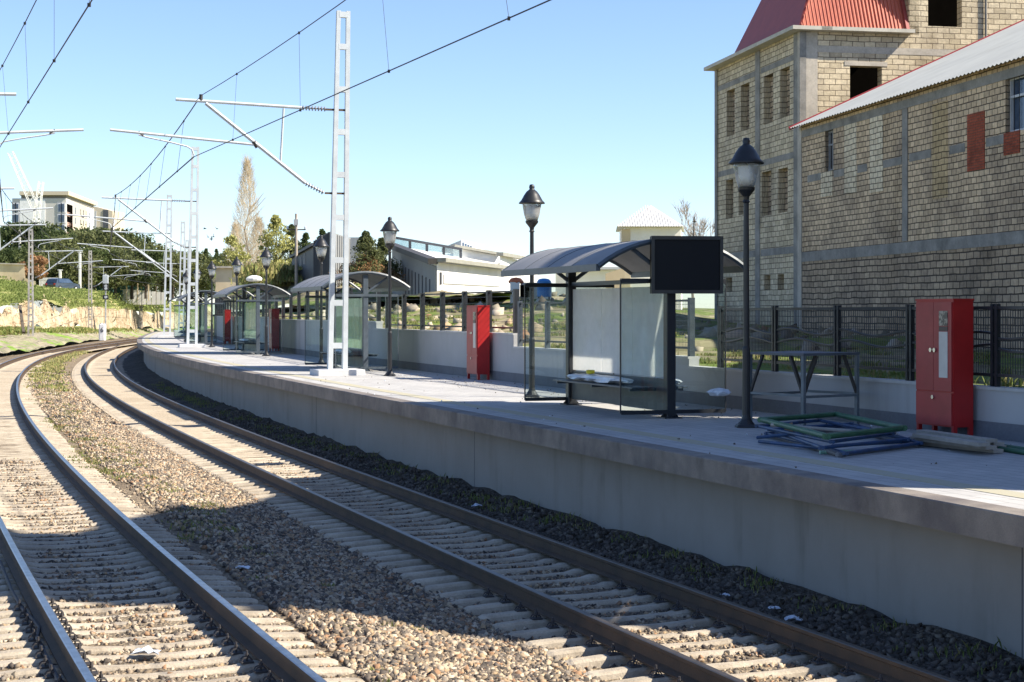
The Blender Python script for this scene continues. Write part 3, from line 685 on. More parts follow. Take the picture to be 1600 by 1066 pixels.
for i, (s, l, L) in enumerate(SH):
    o = (sh0, sh1)[i] if i < 2 else copy_tree(sh1)
    o.location = tr(s, l, PZ); o.rotation_euler = (0, 0, -hd(s + 2)); o['label'] = shn[i]; o['category'] = 'shelter'; o['group'] = 'glass shelters along the platform'
# wrapped bundles lying on the benches
def bundle(s, l, z, L, lab, seed, mat=plastic):
    r = random.Random(seed); b = MB(); n = 12; m_ = 8; vs = []
    for i in range(n + 1):
        y = -L / 2 + L * i / n; k = math.sin(math.pi * min(1, max(0, (i + .35) / (n + .7)))) ** .35
        for j in range(m_):
            a = 2 * math.pi * j / m_; rr = k * r.uniform(.75, 1.25); vs.append((.16 * rr * math.cos(a), y + r.uniform(-.02, .02), .06 + .06 * rr * math.sin(a)))
    fs = [(i * m_ + j, i * m_ + (j + 1) % m_, (i + 1) * m_ + (j + 1) % m_, (i + 1) * m_ + j) for i in range(n) for j in range(m_)] + [tuple(range(m_)), tuple(n * m_ + j for j in range(m_))]
    b.add(vs, fs); o = b.build('wrapped_bundle', mat); o.location = tr(s, l, z); o.rotation_euler = (0, 0, -hd(s)); return tag(o, lab, 'bundle')
bundle(15.6, 4.15, PZ + .475, 2.6, 'long bundle wrapped in clear plastic on the near shelter bench', 1)
bundle(14.2, 4.72, PZ + .475, .9, 'short plastic wrapped bundle on the right side bench of the near shelter', 2)
bundle(36.9, 4.8, PZ + .475, 1.6, 'pale wrapped bundle on the bench of the second shelter', 3)
bundle(57.3, 5.0, PZ + .475, 1.6, 'pale wrapped bundle on the bench of the third shelter', 4)
bundle(78.5, 4.9, PZ + .475, 1.5, 'pale wrapped bundle on the bench of the fourth shelter', 6)
b = MB(); b.lathe([(.05, 0), (.07, .01), (.075, .06), (.05, .07)], 10); o = b.build('tape_roll', yellowp); o.location = tr(15.9, 4.12, PZ + .60); tag(o, 'yellow roll of tape on top of the plastic bundle', 'tape')
bundle(12.75, 4.95, PZ + .36, .42, 'small pale blue plastic bag on the right end of the near shelter bench', 9)
# screen on the near column of the first shelter
c0 = tr(13.4, 4.42, PZ); e = empty('display_screen', (c0.x + .0, c0.y, PZ), -hd(13.4) * .35, 'large blank black display screen mounted on the near shelter column', 'screen')
b = MB(); b.cbox(-.345, .775, -.27, -.17, 1.92, 2.80, .012); b.build('housing', screenm, e)
b = MB(); b.box(-.29, .72, -.275, -.2705, 1.98, 2.74); b.build('screen_glass', M('screen_face', (.006, .008, .013), (.007, .009, .014), .45, 3, spec=.15), e)
b = MB(); b.box(-.345, .775, -.30, -.271, 1.92, 1.975); b.box(-.345, .775, -.30, -.271, 2.745, 2.80); b.box(-.345, -.295, -.30, -.271, 1.976, 2.744); b.box(.725, .775, -.30, -.271, 1.976, 2.744); b.build('bezel', blackp, e)
b = MB(); b.box(-.05, .05, -.169, -.076, 2.1, 2.6); b.build('bracket', blackp, e)

# ------------------------------------------------------------------ red cabinets
def make_cab():
    e = empty('equipment_cabinet', cat='cabinet', group='red metal cabinets against the wall')
    W, D = .88, .31       # local: y along the platform (W), front faces -x
    b = MB(); b.box(0, D, 0, W, .14, 1.84); b.box(-.012, D + .01, -.012, W + .012, 1.84, 1.865); b.build('body', redp, e)
    for (y0, y1, nm) in ((.02, W / 2 - .004, 'right'), (W / 2 + .004, W - .02, 'left')):
        b = MB(); b.box(-.022, -.001, y0, y1, .62, 1.82); d = b.build('door', redp2, e)
        if nm == 'right':
            b = MB(); b.cbox(-.03, -.0225, .10, .30, .80, 1.42, .002); b.build('label_strip', strip, d)
            b = MB(); b.cbox(-.03, -.0225, .10, .30, 1.50, 1.70, .002); b.build('window_pane', M('cab_window', (.33, .29, .23), (.05, .04, .04), .3, 14, lo=.45, hi=.55, coord='Object'), d)
            b = MB(); b.box(-.029, -.0225, .10, .30, 1.43, 1.49); b.build('label_band', M('cab_band', (.06, .03, .03), None, .4), d)
        yy = W / 2 + (-.045 if nm == 'right' else .045)
        b = MB(); b.tube([(-.045, yy, 1.17), (-.0221, yy, 1.17)], .03, 10); b.build('lock', chrome, d)
    b = MB(); b.box(-.022, -.001, .02, W - .02, .16, .595); d = b.build('door', redp2, e)
    b = MB(); b.tube([(-.045, W / 2, .53), (-.0221, W / 2, .53)], .03, 10); b.build('lock', chrome, d)
    for x in (.0, D - .06):
        for y in (.0, W - .05): b = MB(); b.box(x, x + .06, y, y + .05, 0, .14); b.build('leg', redp, e)
    return e
cab0 = make_cab()
CB_ = [(8.35, 6.12, 'tall red metal cabinet with pale vertical strip, at the right behind the planks'), (28.55, 6.24, 'tall red cabinet with its end lit by the sun, between the two nearest shelters'),
       (60.0, 6.5, 'slim red cabinet with a sunlit top, between the second and third shelters'), (79.5, 6.4, 'small distant red cabinet seen through glass, left of the third shelter'), (12.3, 7.9, None)]
for i, (s, l, nm) in enumerate(CB_[:4]):
    o = cab0 if i == 0 else copy_tree(cab0); o.location = tr(s, l, PZ); o.rotation_euler = (0, 0, -hd(s)); o.scale = (.97,) * 3; o['label'] = nm; o['category'] = 'cabinet'; o['group'] = 'red metal cabinets against the wall'

# ------------------------------------------------------------------ work bench, pipe frames, planks
ce = at(1255, 24.5, PZ); e = empty('work_bench', ce, math.radians(35.5), 'tall grey steel trestle bench standing against the low wall', 'bench')
H = .57; S_ = .57; zt = 1.02
b = MB(); b.box(-S_, S_, -S_, S_, zt, zt + .035); b.build('bench_top', M('bench_steel', (.10, .12, .14), (.07, .08, .10), .5), e)
lg = M('bench_leg', (.16, .19, .21), (.10, .12, .13), .5)
for sx in (-1, 1):
    for sy in (-1, 1):
        x, y = sx * (S_ - .03), sy * (S_ - .03)
        b = MB(); b.bar((x, y, 0), (x, y, zt), .05, .05); b.build('leg', lg, e)
        b = MB(); b.bar((x, y, .45), (x - sx * .26, y, zt - .01), .035, .035); b.bar((x, y, .45), (x, y - sy * .26, zt - .01), .035, .035); b.build('brace', M('brace_dark', (.05, .045, .04), None, .7), e)
b = MB()
for s_ in (-1, 1): b.bar((-S_ + .03, s_ * (S_ - .03), .44), (S_ - .03, s_ * (S_ - .03), .44), .035, .035); b.bar((s_ * (S_ - .03), -S_ + .03, .46), (s_ * (S_ - .03), S_ - .03, .46), .035, .035)
b.build('stretcher', lg, e)
def pipe_frame(pts, z, r, mat, lab):
    c = sum((Vector(p) for p in pts), Vector((0, 0, 0))) / 4; e = empty('pipe_frame', c, 0, lab, 'metal frame', 'metal pipe frames in the heap')
    for i in range(4):
        a = Vector(pts[i]) - c; d = Vector(pts[(i + 1) % 4]) - c; u = (d - a).normalized(); b = MB(); b.tube([a - u * .05, d + u * .05], r, 10); b.build('pipe', mat, e)
    return e
def platp(px, py, h): Y = F * (EYE - PZ - h) / (py - HZ); return at(px, Y, PZ + h)
base = [platp(1190, 656, .22), platp(1292, 682, .22), platp(1411, 669, .22), platp(1306, 647.5, .22)]
pipe_frame(base, 0, .036, greenp, 'dark green pipe frame lying on top of the heap of frames')
cc = sum(base, Vector()) / 4
bl = [(.15, .07, .90, -.10), (.10, -.06, 1.0, .05), (.055, .03, 1.04, .10)]
for k, (h, ang, sc_, dx) in enumerate(bl):
    pts = []
    for p_ in base:
        v = (p_ - cc) * sc_; v = Matrix.Rotation(ang, 3, 'Z') @ v; q = cc + v + Vector((dx, -.25 * (k + 1) * .3, 0)); q.z = PZ + h; pts.append(q)
    pipe_frame(pts, 0, .021, bluep, ['blue pipe frame just below the green one in the heap', 'blue pipe frame in the middle of the heap', 'lowest blue pipe frame in the heap'][k])
pts = [Vector((p_.x + .1, p_.y - .2, PZ + .03)) for p_ in base]; pipe_frame(pts, 0, .025, M('grey_pipe', (.16, .16, .17), None, .6), 'grey metal pipe frame at the bottom of the heap, on the paving')
for k, (x0, y0, h0, x1, y1, h1, mt, lb) in enumerate(((1186, 690, .03, 1300, 702, .05, 'blue_paint', 'loose blue pipe along the front left of the heap'), (1183, 684, .06, 1262, 676, .16, 'blue_paint', 'short blue pipe sticking out at the left of the heap'),
        (1300, 697, .05, 1428, 689, .06, 'blue_paint', 'loose blue pipe along the front right of the heap'), (1240, 668, .12, 1400, 676, .10, 'grey_pipe', 'thin grey pipe lying across the inside of the heap'), (1205, 664, .2, 1330, 674, .17, 'plank_wood', 'narrow board lying across the green frame heap'))):
    a = platp(x0, y0, h0); d = platp(x1, y1, h1); b = MB(); b.tube([a, d], .021, 8); tag(b.build('loose_pipe' if 'board' not in lb else 'narrow_board', MATS[mt]), lb, 'pipe' if 'board' not in lb else 'board', 'loose pipes on the heap')
nD = 420; s_ = rng.uniform(-1, 45, nD); l_ = np.where(rng.random(nD) < .6, rng.uniform(4.8, 6.4, nD), rng.uniform(2.0, 6.3, nD)); x_, y_ = trv(s_, l_)
scatter('deck_debris', np.stack([x_, y_, np.full(nD, PZ + .006)], 1), rng.uniform(.004, .016, nD), [M('debris', (.08, .07, .06), (.2, .17, .13), .9, 5), plastic], 'small chips and leaves scattered over the platform paving')
a = platp(1281, 707, .02); d = platp(1334, 706, .02); b = MB(); b.tube([a, d], .022, 8); tag(b.build('green_pipe', ltgreen), 'short pale green pipe lying in front of the heap of frames', 'pipe')
cbp = platp(1233, 690, .0); b = MB(); b.hexa([cbp + Vector(v) for v in ((-.05, 0, .04), (.05, 0, .0), (.06, .012, .0), (-.04, .012, .04), (-.06, .03, .2), (.04, .03, .24), (.05, .042, .24), (-.05, .042, .2))]); tag(b.build('cardboard_piece', cardb), 'torn brown cardboard piece leaning on the heap of pipe frames', 'cardboard')
lays = ['bottom', 'middle', 'top']
for k in range(3):
    for q_ in range(2):
        a = platp(1424 + 5 * k + 6 * q_, 690 - 5 * k - 6 * q_, .03 + .05 * k); d = platp(1560 - 11 * k + 12 * q_, 705 - 5 * k - 6 * q_, .03 + .05 * k)
        b = MB(); b.bar(a, d, .15, .042); tag(b.build('plank', wood), lays[k] + (' rear' if q_ else ' front') + ' plank of the stack in front of the tall red cabinet', 'plank', 'stacked planks')
for k in range(2):
    a = platp(1562, 697 + 4 * k, .03); d = platp(1690, 715 + 6 * k, .03); b = MB(); b.tube([a, d], .03, 8); tag(b.build('green_pipe', greenp), ['green pipe at the right edge behind the planks, far one', 'green pipe at the right edge behind the planks, near one'][k], 'pipe', 'green pipes at the right edge')

# ------------------------------------------------------------------ catenary masts and wires
def P_(w, z): return (-w, 0, z)
def make_mast(mat, H=9.55, dz=1.12, plinth_=True, bot=.52, top=.36, lean=-.16, wide=.125):
    e = empty('catenary_mast', cat='railway mast', group='masts carrying the overhead wires')
    b = MB()
    z0 = .15
    for sx in (-1, 1):
        b = MB(); xb = sx * (bot / 2 - wide / 2); xt = -(-lean) * -1 + sx * (top / 2 - wide / 2) if False else lean * -1 + sx * (top / 2 - wide * .42)
        w = wide
        b.hexa([(xb - w / 2, -.09, z0), (xb + w / 2, -.09, z0), (xb + w / 2, .09, z0), (xb - w / 2, .09, z0),
                (xt - w * .42, -.06, H), (xt + w * .42, -.06, H), (xt + w * .42, .06, H), (xt - w * .42, .06, H)]); b.build('mast_leg', mat, e)
    zs = [z0 + .62 + dz * i for i in range(int(9 * 1.12 / dz))]
    for z in zs + [H - .1]:
        if z > H: continue
        f = (z - z0) / (H - z0); cx = -lean * f; hw = (bot + (top - bot) * f) / 2 - wide * .5; hh = .075
        b = MB(); b.box(cx - hw, cx + hw, -.075 + .01 * f, .075 - .01 * f, z - hh, z + hh); b.build('batten', mat, e)
    if plinth_:
        b = MB(); b.cbox(-.62, .62, -.55, .55, 0, .15, .01); b.build('plinth', M('plinth_block', (.62, .62, .62), (.5, .5, .5), .8), e)
    return e
def add_cantilever(e, mat, mirror=1, z_off=0):
    k = mirror
    def Q(w, z): return (-w * k, 0, z + z_off - PZ)
    c = empty('cantilever'); c.parent = e
    c.empty_display_size = .1
    b = MB(); b.tube([Q(.95, 8.12), Q(4.19, 8.21)], .042, 8); tt = b.build('top_tube', mat, e)
    b = MB(); b.tube([Q(3.43, 8.14), Q(.85, 6.16)], .05, 8); dt = b.build('diagonal_tube', mat, e)
    b = MB(); b.tube([Q(1.42, 8.08), Q(1.5, 6.72)], .03, 6); b.build('strut', mat, e)
    b = MB(); b.tube([Q(2.15, 7.12), Q(5.82, 7.38)], .035, 8); b.build('registration_arm', mat, e)
    b = MB(); b.tube([Q(5.12, 7.28), Q(4.9, 7.22), Q(4.35, 7.12), Q(3.9, 7.02), Q(3.78, 6.95), Q(3.73, 6.80)], .022, 6); b.build('steady_arm', mat, e)
    def ins(a, d, n, parent):
        a = Vector(a); d = Vector(d); b = MB(); b.tube([a, d], .022, 6)
        for i in range(n):
            p0 = a + (d - a) * ((i + .3) / n); p1 = a + (d - a) * ((i + .6) / n); b.tube([p0, p1], .065, 8)
        b.build('insulator', insul, parent)
    ins(Q(.30, 8.11), Q(.95, 8.12), 8, tt); ins(Q(.36, 5.92), Q(.85, 6.16), 7, dt)
    for z_ in (8.1, 5.91): b = MB(); b.bar(Q(-.30, z_), Q(.33, z_), .06, .05); b.build('bracket', rust, e)
    for p_, q_, r_ in (((3.55, 8.2), (3.55, 8.36), .05), ((5.0, 7.25), (5.12, 7.36), .03), ((2.1, 7.05), (2.2, 7.2), .06)): b = MB(); b.tube([Q(*p_), Q(*q_)], r_, 6); b.build('clamp', clipm, e)
    bpy.data.objects.remove(c)
mast = make_mast(white_p); add_cantilever(mast, white_p)
def spos(Y):   # track position with the given depth
    return float(np.interp(Y, CA[2], CA[0]))
AM = [(44.3, 527), (80.5, 300), (113, 261), (146, 283), (183, 290)]
AMl = ['biggest white two legged mast, on a pale plinth before the second shelter', 'second white mast, standing on the platform by the fourth shelter',
       'third white mast, at the curved far tip of the platform', 'white mast beyond the platform tip, just right of the third one', 'farthest white mast of the platform side']
for i, (Y, px) in enumerate(AM):
    o = mast if i == 0 else copy_tree(mast); s = spos(Y)
    o.location = at(px, Y, PZ); o.rotation_euler = (0, 0, -hd(s)); o['label'] = AMl[i]; o['category'] = 'railway mast'; o['group'] = 'masts carrying the overhead wires'
mastB = make_mast(oldconc, plinth_=False, H=9.0, lean=0, wide=.15, dz=.56); add_cantilever(mastB, white_p, -1, .17)
BMp = [(43.5, None), (75, None), (105, None), (140, 48), (188, 141), (236, 220)]
BMl = ['mast outside the left edge with the nearest white arm over the left track', 'grey mast outside the left edge carrying the second white arm', 'grey mast outside the left edge carrying the third white arm',
       'thick grey lattice mast at the foot of the rock cutting, far left', 'grey lattice mast in front of the green slope, left of the signal', 'grey lattice mast in front of the cutting, right of the signal']
bm = []
for i, (Y, px) in enumerate(BMp):
    o = mastB if i == 0 else copy_tree(mastB); s = spos(Y)
    if px is None: loc = tr(s, bofs(s) - 3.75, 0)
    else: loc = at(px, Y, 0)
    loc.z = PZ - .15 if px is None else PZ - .2
    o.location = loc; o.rotation_euler = (0, 0, -hd(s)); o['label'] = BMl[i]; o['category'] = 'railway mast'; o['group'] = 'masts carrying the overhead wires'; bm.append(o)
    if px is not None: o.location.z = .75
def mpt(o, w, z, k=1, zo=0):
    Mx = Matrix.Translation(o.location) @ Matrix.Rotation(o.rotation_euler.z, 4, 'Z'); v = Mx @ Vector((-w * k, 0, z - PZ + zo)); return v
AMo = [mast] + [o for o in bpy.data.objects if o.get('label') in AMl[1:]]
AMo.sort(key=lambda o: o.location.y)
def overhead(pm, pc, lab):
    """pm/pc: messenger and contact support points; one catenary line made of messenger wire, contact wire and droppers"""
    e = empty('overhead_wire', pc[1], 0, lab, 'overhead wire', 'overhead contact lines'); off = Vector(pc[1])
    mw = MB(); cw = MB()
    for i in range(len(pm) - 1):
        a, b_ = Vector(pm[i]), Vector(pm[i + 1]); c, d = Vector(pc[i]), Vector(pc[i + 1]); L = (b_ - a).length; sag = .00025 * L * L
        M_ = lambda t: a.lerp(b_, t) - Vector((0, 0, 4 * sag * t * (1 - t)))
        near = min(a.y, b_.y); r = .010 if near < 40 else .017
        mw.tube([M_(t / 14) - off for t in range(15)], r, 5); cw.tube([c.lerp(d, t / 8) - off for t in range(9)], r * 1.1, 5)
        for t in (.12, .28, .43, .57, .72, .88):
            p1 = M_(t); p2 = c.lerp(d, t); dr = MB(); dr.tube([p1 - off, p2 - off], .0035 if near < 40 else .006, 4)
            for p in (p1, p2): dr.box(p.x - off.x - .02, p.x - off.x + .02, p.y - off.y - .02, p.y - off.y + .02, p.z - off.z - .03, p.z - off.z + .02)
            dr.build('dropper', wirem, e)
    mw.build('messenger_wire', wirem, e); cw.build('contact_wire', wirem, e)
    return e
pm = [(5.5, 7.5, 9.2)] + [mpt(o, 3.55, 8.33) for o in AMo]; pc = [(6.05, 7.5, 6.75)] + [mpt(o, 3.73, 6.76) for o in AMo]
overhead(pm, pc, 'thin dark overhead wires above the platform track, crossing the sky beside the big white mast')
pm = [(0.1, 7.5, 9.2)] + [mpt(o, 3.55, 8.33, -1, .17) for o in bm]; pc = [(-.15, 7.5, 6.9)] + [mpt(o, 3.73, 6.76, -1, .17) for o in bm]
overhead(pm, pc, 'thin dark overhead wires above the left track, at the top left of the photo')

# ------------------------------------------------------------------ facades
def facade(name, mat, parent, off, o2, d2, n2, W, z0, z1, opens=(), th=.35, uvo=(0, 0), back=True):
    """wall with real openings: o2 start point, d2 direction, n2 outward normal (2D); opens = (u0,u1,v0,v1) with v absolute z"""
    us = sorted({0, W, *[min(max(o[0], 0), W) for o in opens], *[min(max(o[1], 0), W) for o in opens]}); vs_ = sorted({z0, z1, *[o[2] for o in opens], *[o[3] for o in opens]})
    b = MB(); uv = []
    def P(u, v, dep): return (o2[0] + d2[0] * u - n2[0] * dep - off[0], o2[1] + d2[1] * u - n2[1] * dep - off[1], v - off[2])
    def quad(p4, uv4):
        b.add(p4, [(0, 1, 2, 3)]); uv.extend(uv4)
    for i in range(len(us) - 1):
        for j in range(len(vs_) - 1):
            u0, u1, v0, v1 = us[i], us[i + 1], vs_[j], vs_[j + 1]; cu, cv = (u0 + u1) / 2, (v0 + v1) / 2
            if any(o[0] < cu < o[1] and o[2] < cv < o[3] for o in opens): continue
            U = [(u0, v0), (u1, v0), (u1, v1), (u0, v1)]
            quad([P(*q, 0) for q in U], [(q[0] + uvo[0], q[1] + uvo[1]) for q in U])
            if back: quad([P(*q, th) for q in U][::-1], [(q[0] + uvo[0], q[1] + uvo[1]) for q in U][::-1])
    for (u0, u1, v0, v1) in opens:
        for (a, c) in (((u0, v0), (u0, v1)), ((u0, v1), (u1, v1)), ((u1, v1), (u1, v0)), ((u1, v0), (u0, v0))):
            quad([P(*a, 0), P(*c, 0), P(*c, th), P(*a, th)], [(a[0] + a[1] * .7, a[1]), (c[0] + c[1] * .7, c[1]), (c[0] + th, c[1]), (a[0] + th, a[1])])
    for (a, c) in (((0, z0), (0, z1)), ((0, z1), (W, z1)), ((W, z1), (W, z0))):
        quad([P(*a, 0), P(*c, 0), P(*c, th), P(*a, th)], [(a[0], a[1]), (c[0], c[1]), (c[0] + th, c[1]), (a[0] + th, a[1])])
    b.uv = uv; return b.build(name, mat, parent)
def slab2(b, o2, d2, n2, u0, u1, z0, z1, proud, dep, off=(0, 0, 0), mi=0):
    P = lambda u, v, q: (o2[0] + d2[0] * u + n2[0] * q - off[0], o2[1] + d2[1] * u + n2[1] * q - off[1], v - off[2])
    b.hexa([P(u0, z0, proud), P(u1, z0, proud), P(u1, z0, -dep), P(u0, z0, -dep), P(u0, z1, proud), P(u1, z1, proud), P(u1, z1, -dep), P(u0, z1, -dep)], mi)

# tall unfinished stone building
T0 = Vector((9.9, 58.0)); dL = Vector((-.187, .982)); nL = Vector((-.982, -.187)); dF = Vector((.982, .187)); nF = Vector((.187, -.982))
tb = empty('stone_building', (T0.x, T0.y, 1.2), 0, 'tall unfinished building of yellow stone blocks with a red mansard roof, upper right', 'building'); off = tb.location
def tL(px): r = (px - 800) / F; return (9.9 - 58 * r) / (.187 + .982 * r)
def tF(px): r = (px - 800) / F; return (58 * r - 9.9) / (.982 - .187 * r)
def zL(px, py): t = tL(px); return zy(py, 58 + .982 * t)
ops = []
for (a, c, yt, yb) in ((1148, 1135.6, 140, 212), (1171, 1157.6, 131, 203), (1208, 1193.6, 117, 193), (1234, 1219, 106, 183),
                       (1146, 1134, 281, 341), (1163, 1154, 275, 336), (1205, 1190, 268, 337), (1231, 1216, 263, 332)):
    mid = (a + c) / 2; ops.append((tL(a), tL(c), zL(mid, yb), zL(mid, yt)))
for (a, c) in ((1144, 1134), (1204, 1194), (1225, 1215)): ops.append((tL(a), tL(c), 3.6, 4.15))
EV = 12.45
facade('wall', stoneA, tb, off, T0, dL, nL, 9.5, -.5, EV, ops, .38)
rr = tF(1420)
facade('wall', stoneA, tb, off, T0, dF, nF, 12.0, -.5, EV - .0, [(tF(1328), tF(1378), 9.2, 11.32)], .38, uvo=(.2, 0))
facade('wall', stoneA, tb, off, T0 + dF * rr, dF, nF, 8.1, EV, 17.2, [(tF(1450) - rr, tF(1503) - rr, EV + .33, 14.8)], .38, uvo=(.2 + rr, 0))
# side of the upper block, far end wall
facade('wall', stoneA, tb, off, T0 + dF * rr, dL, nL, 9.5, EV, 17.2, [], .38)
E1 = T0 + dL * 9.5; facade('wall', stoneA, tb, off, E1, dF, -nF, 12.0, -.5, EV, [], .38)
b = MB(); slab2(b, T0 + dL * 4, dF, nF, .8, 11.8, 0, 17, 0, .1, off); b.build('shade_sheet', darkin, tb)  # near-black sheet stands in for the darkness behind the front openings
for i, (u0, u1, v0, v1) in enumerate(ops):   # openings walled up with set back rough blocks
    o = facade('blocked_window', stoneLow, tb, off, T0 - nL * .22, dL, nL, 9.5, v0, v1, [(-1, u0, v0 - 1, v1 + 1), (u1, 10, v0 - 1, v1 + 1)][:0], .1, back=False) if False else None
    b = MB(); P = lambda u, v: (T0.x + dL.x * u - nL.x * .24 - off.x, T0.y + dL.y * u - nL.y * .24 - off.y, v - off.z)
    b.add([P(u0, v0), P(u1, v0), P(u1, v1), P(u0, v1)], [(0, 1, 2, 3)]); b.uv = [(u0, v0), (u1, v0), (u1, v1), (u0, v1)]; b.build('blocked_window', stoneLow, tb)
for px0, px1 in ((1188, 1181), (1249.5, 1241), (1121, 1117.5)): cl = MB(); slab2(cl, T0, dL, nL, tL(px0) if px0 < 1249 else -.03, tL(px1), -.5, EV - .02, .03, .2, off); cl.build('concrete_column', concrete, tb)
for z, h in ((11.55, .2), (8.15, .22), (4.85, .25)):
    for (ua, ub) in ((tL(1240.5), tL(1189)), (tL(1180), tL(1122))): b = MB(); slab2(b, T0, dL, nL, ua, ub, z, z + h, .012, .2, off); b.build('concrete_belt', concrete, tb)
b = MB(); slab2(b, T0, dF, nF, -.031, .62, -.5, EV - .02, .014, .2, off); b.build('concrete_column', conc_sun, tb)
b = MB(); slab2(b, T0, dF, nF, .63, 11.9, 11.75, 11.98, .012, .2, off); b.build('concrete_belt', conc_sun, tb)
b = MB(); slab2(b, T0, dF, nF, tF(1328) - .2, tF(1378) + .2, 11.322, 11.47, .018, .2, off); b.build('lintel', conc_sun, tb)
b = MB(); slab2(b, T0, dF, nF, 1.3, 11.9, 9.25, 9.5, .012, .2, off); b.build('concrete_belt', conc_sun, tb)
dp = T0 + dF * tF(1539) + nF * .07; b = MB(); b.tube([(dp.x - off.x, dp.y - off.y, 12.3 - off.z), (dp.x - off.x, dp.y - off.y, 17.1 - off.z)], .045, 8); b.build('drain_pipe', concrete, tb)
# eaves board and mansard roof
b = MB(); ov = .42
C0 = T0 + nL * ov + nF * ov * .9 ; 
slab2(b, T0 + nF * ov, dL, nL, 0, 10.2, EV, EV + .13, ov, 1.0, off)
slab2(b, T0 , dF, nF, .62, rr + .05, EV + .003, EV + .127, ov, .6, off)
b.build('eaves', M('eaves_pale', (.50, .46, .38), (.40, .37, .3), .7), tb)
zt0, zt1 = EV + .13, 14.85
def RP(u, dep, z): q = T0 + dL * u - nL * dep; return (q.x - off.x, q.y - off.y, z - off.z)
ua, ub = .05, 7.6
A0, A1 = RP(ua, .0, zt0), RP(ub, .0, zt0); B0, B1 = RP(ua + .95, .95, zt1), RP(ub - .95, .95, zt1)
F0, F1 = RP(.0, rr, zt0), RP(.95, rr, zt1)
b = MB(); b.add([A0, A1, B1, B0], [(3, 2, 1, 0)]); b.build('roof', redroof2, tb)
b = MB(); b.add([A0, F0, F1, B0], [(0, 1, 2, 3)])
for i in range(30):
    x = rr * (i + .5) / 30; k = min(1.0, x / .95); b.bar(Vector(RP(-.012, x, zt0 + .012)), Vector(RP(.95 * k - .012, x, zt0 + (zt1 - zt0) * k + .012)), .025, .03)
b.build('roof', redroof, tb)
b = MB(); b.add([B0, B1, RP(ub - 3.2, 3.4, zt1 + 1.5), RP(ua + 3.2, 3.4, zt1 + 1.5)], [(3, 2, 1, 0)]); b.build('roof', redroof, tb)
b = MB(); b.add([B0, F1, RP(3.2, rr, zt1 + 1.5), RP(3.2, 3.4, zt1 + 1.5)], [(0, 1, 2, 3)]); b.build('roof', redroof, tb)
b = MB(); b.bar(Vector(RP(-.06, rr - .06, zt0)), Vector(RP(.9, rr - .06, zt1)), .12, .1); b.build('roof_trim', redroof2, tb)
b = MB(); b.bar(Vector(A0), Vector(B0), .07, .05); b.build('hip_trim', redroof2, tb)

# annex with corrugated roof in front of it
A_ = Vector((9.56, 56.0)); dA = Vector((.187, -.982)); nA = Vector((-.982, -.187)); dV = Vector((.982, .187))
def tA(px): r = (px - 800) / F; return (56 * r - 9.56) / (.187 + .982 * r)
def zA(px, py): return zy(py, 56 - .982 * tA(px))
an = empty('stone_annex', (A_.x, A_.y, 1.2), 0, 'long weathered stone block building with a pale corrugated roof at the right edge', 'building'); off = an.location
EA = EYE + 6.2; WA = 26.3
win = [(tA(1289), tA(1302), zA(1296, 267), zA(1296, 203)), (tA(1571), tA(1571) + 2.4, zA(1585, 206), zA(1585, 118))]
facade('wall', stoneB, an, off, A_, dA, nA, WA, 4.55, EA, win, .38)
facade('lower_wall', stoneLow, an, off, A_, dA, nA, WA, -.5, 4.55, [], .38)
facade('end_wall', stoneB, an, off, A_ + dA * WA, dV, dA, 13, -.5, EA, [], .38)
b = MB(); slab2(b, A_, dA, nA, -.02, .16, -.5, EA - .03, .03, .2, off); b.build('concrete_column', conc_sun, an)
for ua, ub in ((tA(1411), tA(1419)), (16.6, 16.95), (22.5, 22.85)): b = MB(); slab2(b, A_, dA, nA, ua, ub, 4.8, 8.55, .03, .2, off); b.build('concrete_column', concrete, an)
for za, zb_ in ((8.56, 8.80), (4.46, 4.78)): b = MB(); slab2(b, A_, dA, nA, .17, WA, za, zb_, .02, .2, off); b.build('concrete_belt', concrete, an)
for pa, pb in ((1262, 1288), (1303, 1319), (1340, 1355), (1378, 1409), (1421, 1455), (1484, 1508), (1541, 1570)):
    zz = zA((pa + pb) / 2, float(np.interp((pa + pb) / 2, [1262, 1310, 1350, 1400, 1440, 1500, 1560], [279, 270, 262, 252, 242, 231, 218]))); b = MB(); slab2(b, A_, dA, nA, tA(pa), tA(pb), zz - .13, zz + .1, .01, .2, off); b.build('belt_remnant', concrete, an)
def patch(px0, px1, yt, yb, mat, nm, pr=.018):
    u0, u1 = tA(px0), tA(px1); mid = (px0 + px1) / 2; z1, z0 = zA(mid, yt), zA(mid, yb); b = MB()
    P = lambda u, v, q: (A_.x + dA.x * u + nA.x * q - off.x, A_.y + dA.y * u + nA.y * q - off.y, v - off.z)
    b.add([P(u0, z0, pr), P(u1, z0, pr), P(u1, z1, pr), P(u0, z1, pr), P(u0, z0, -.05), P(u1, z0, -.05), P(u1, z1, -.05), P(u0, z1, -.05)], [(0, 1, 2, 3), (3, 2, 6, 7), (1, 5, 6, 2), (0, 3, 7, 4), (0, 4, 5, 1)])
    b.uv = [(u0, z0), (u1, z0), (u1, z1), (u0, z1)] * 2; b.build(nm, mat, an)
patch(1320, 1339, 190, 302, stoneB2, 'pale_patch'); patch(1360, 1380, 182, 300, stoneB2, 'pale_patch'); patch(1283, 1301, 268, 307, stoneB2, 'pale_patch', .015)
patch(1457, 1481, 160, 310, stoneB3, 'ochre_patch', .008); patch(1512, 1539, 176, 266, redbrick, 'red_brick_patch'); patch(1569, 1594, 206, 241, redbrick, 'red_brick_patch')
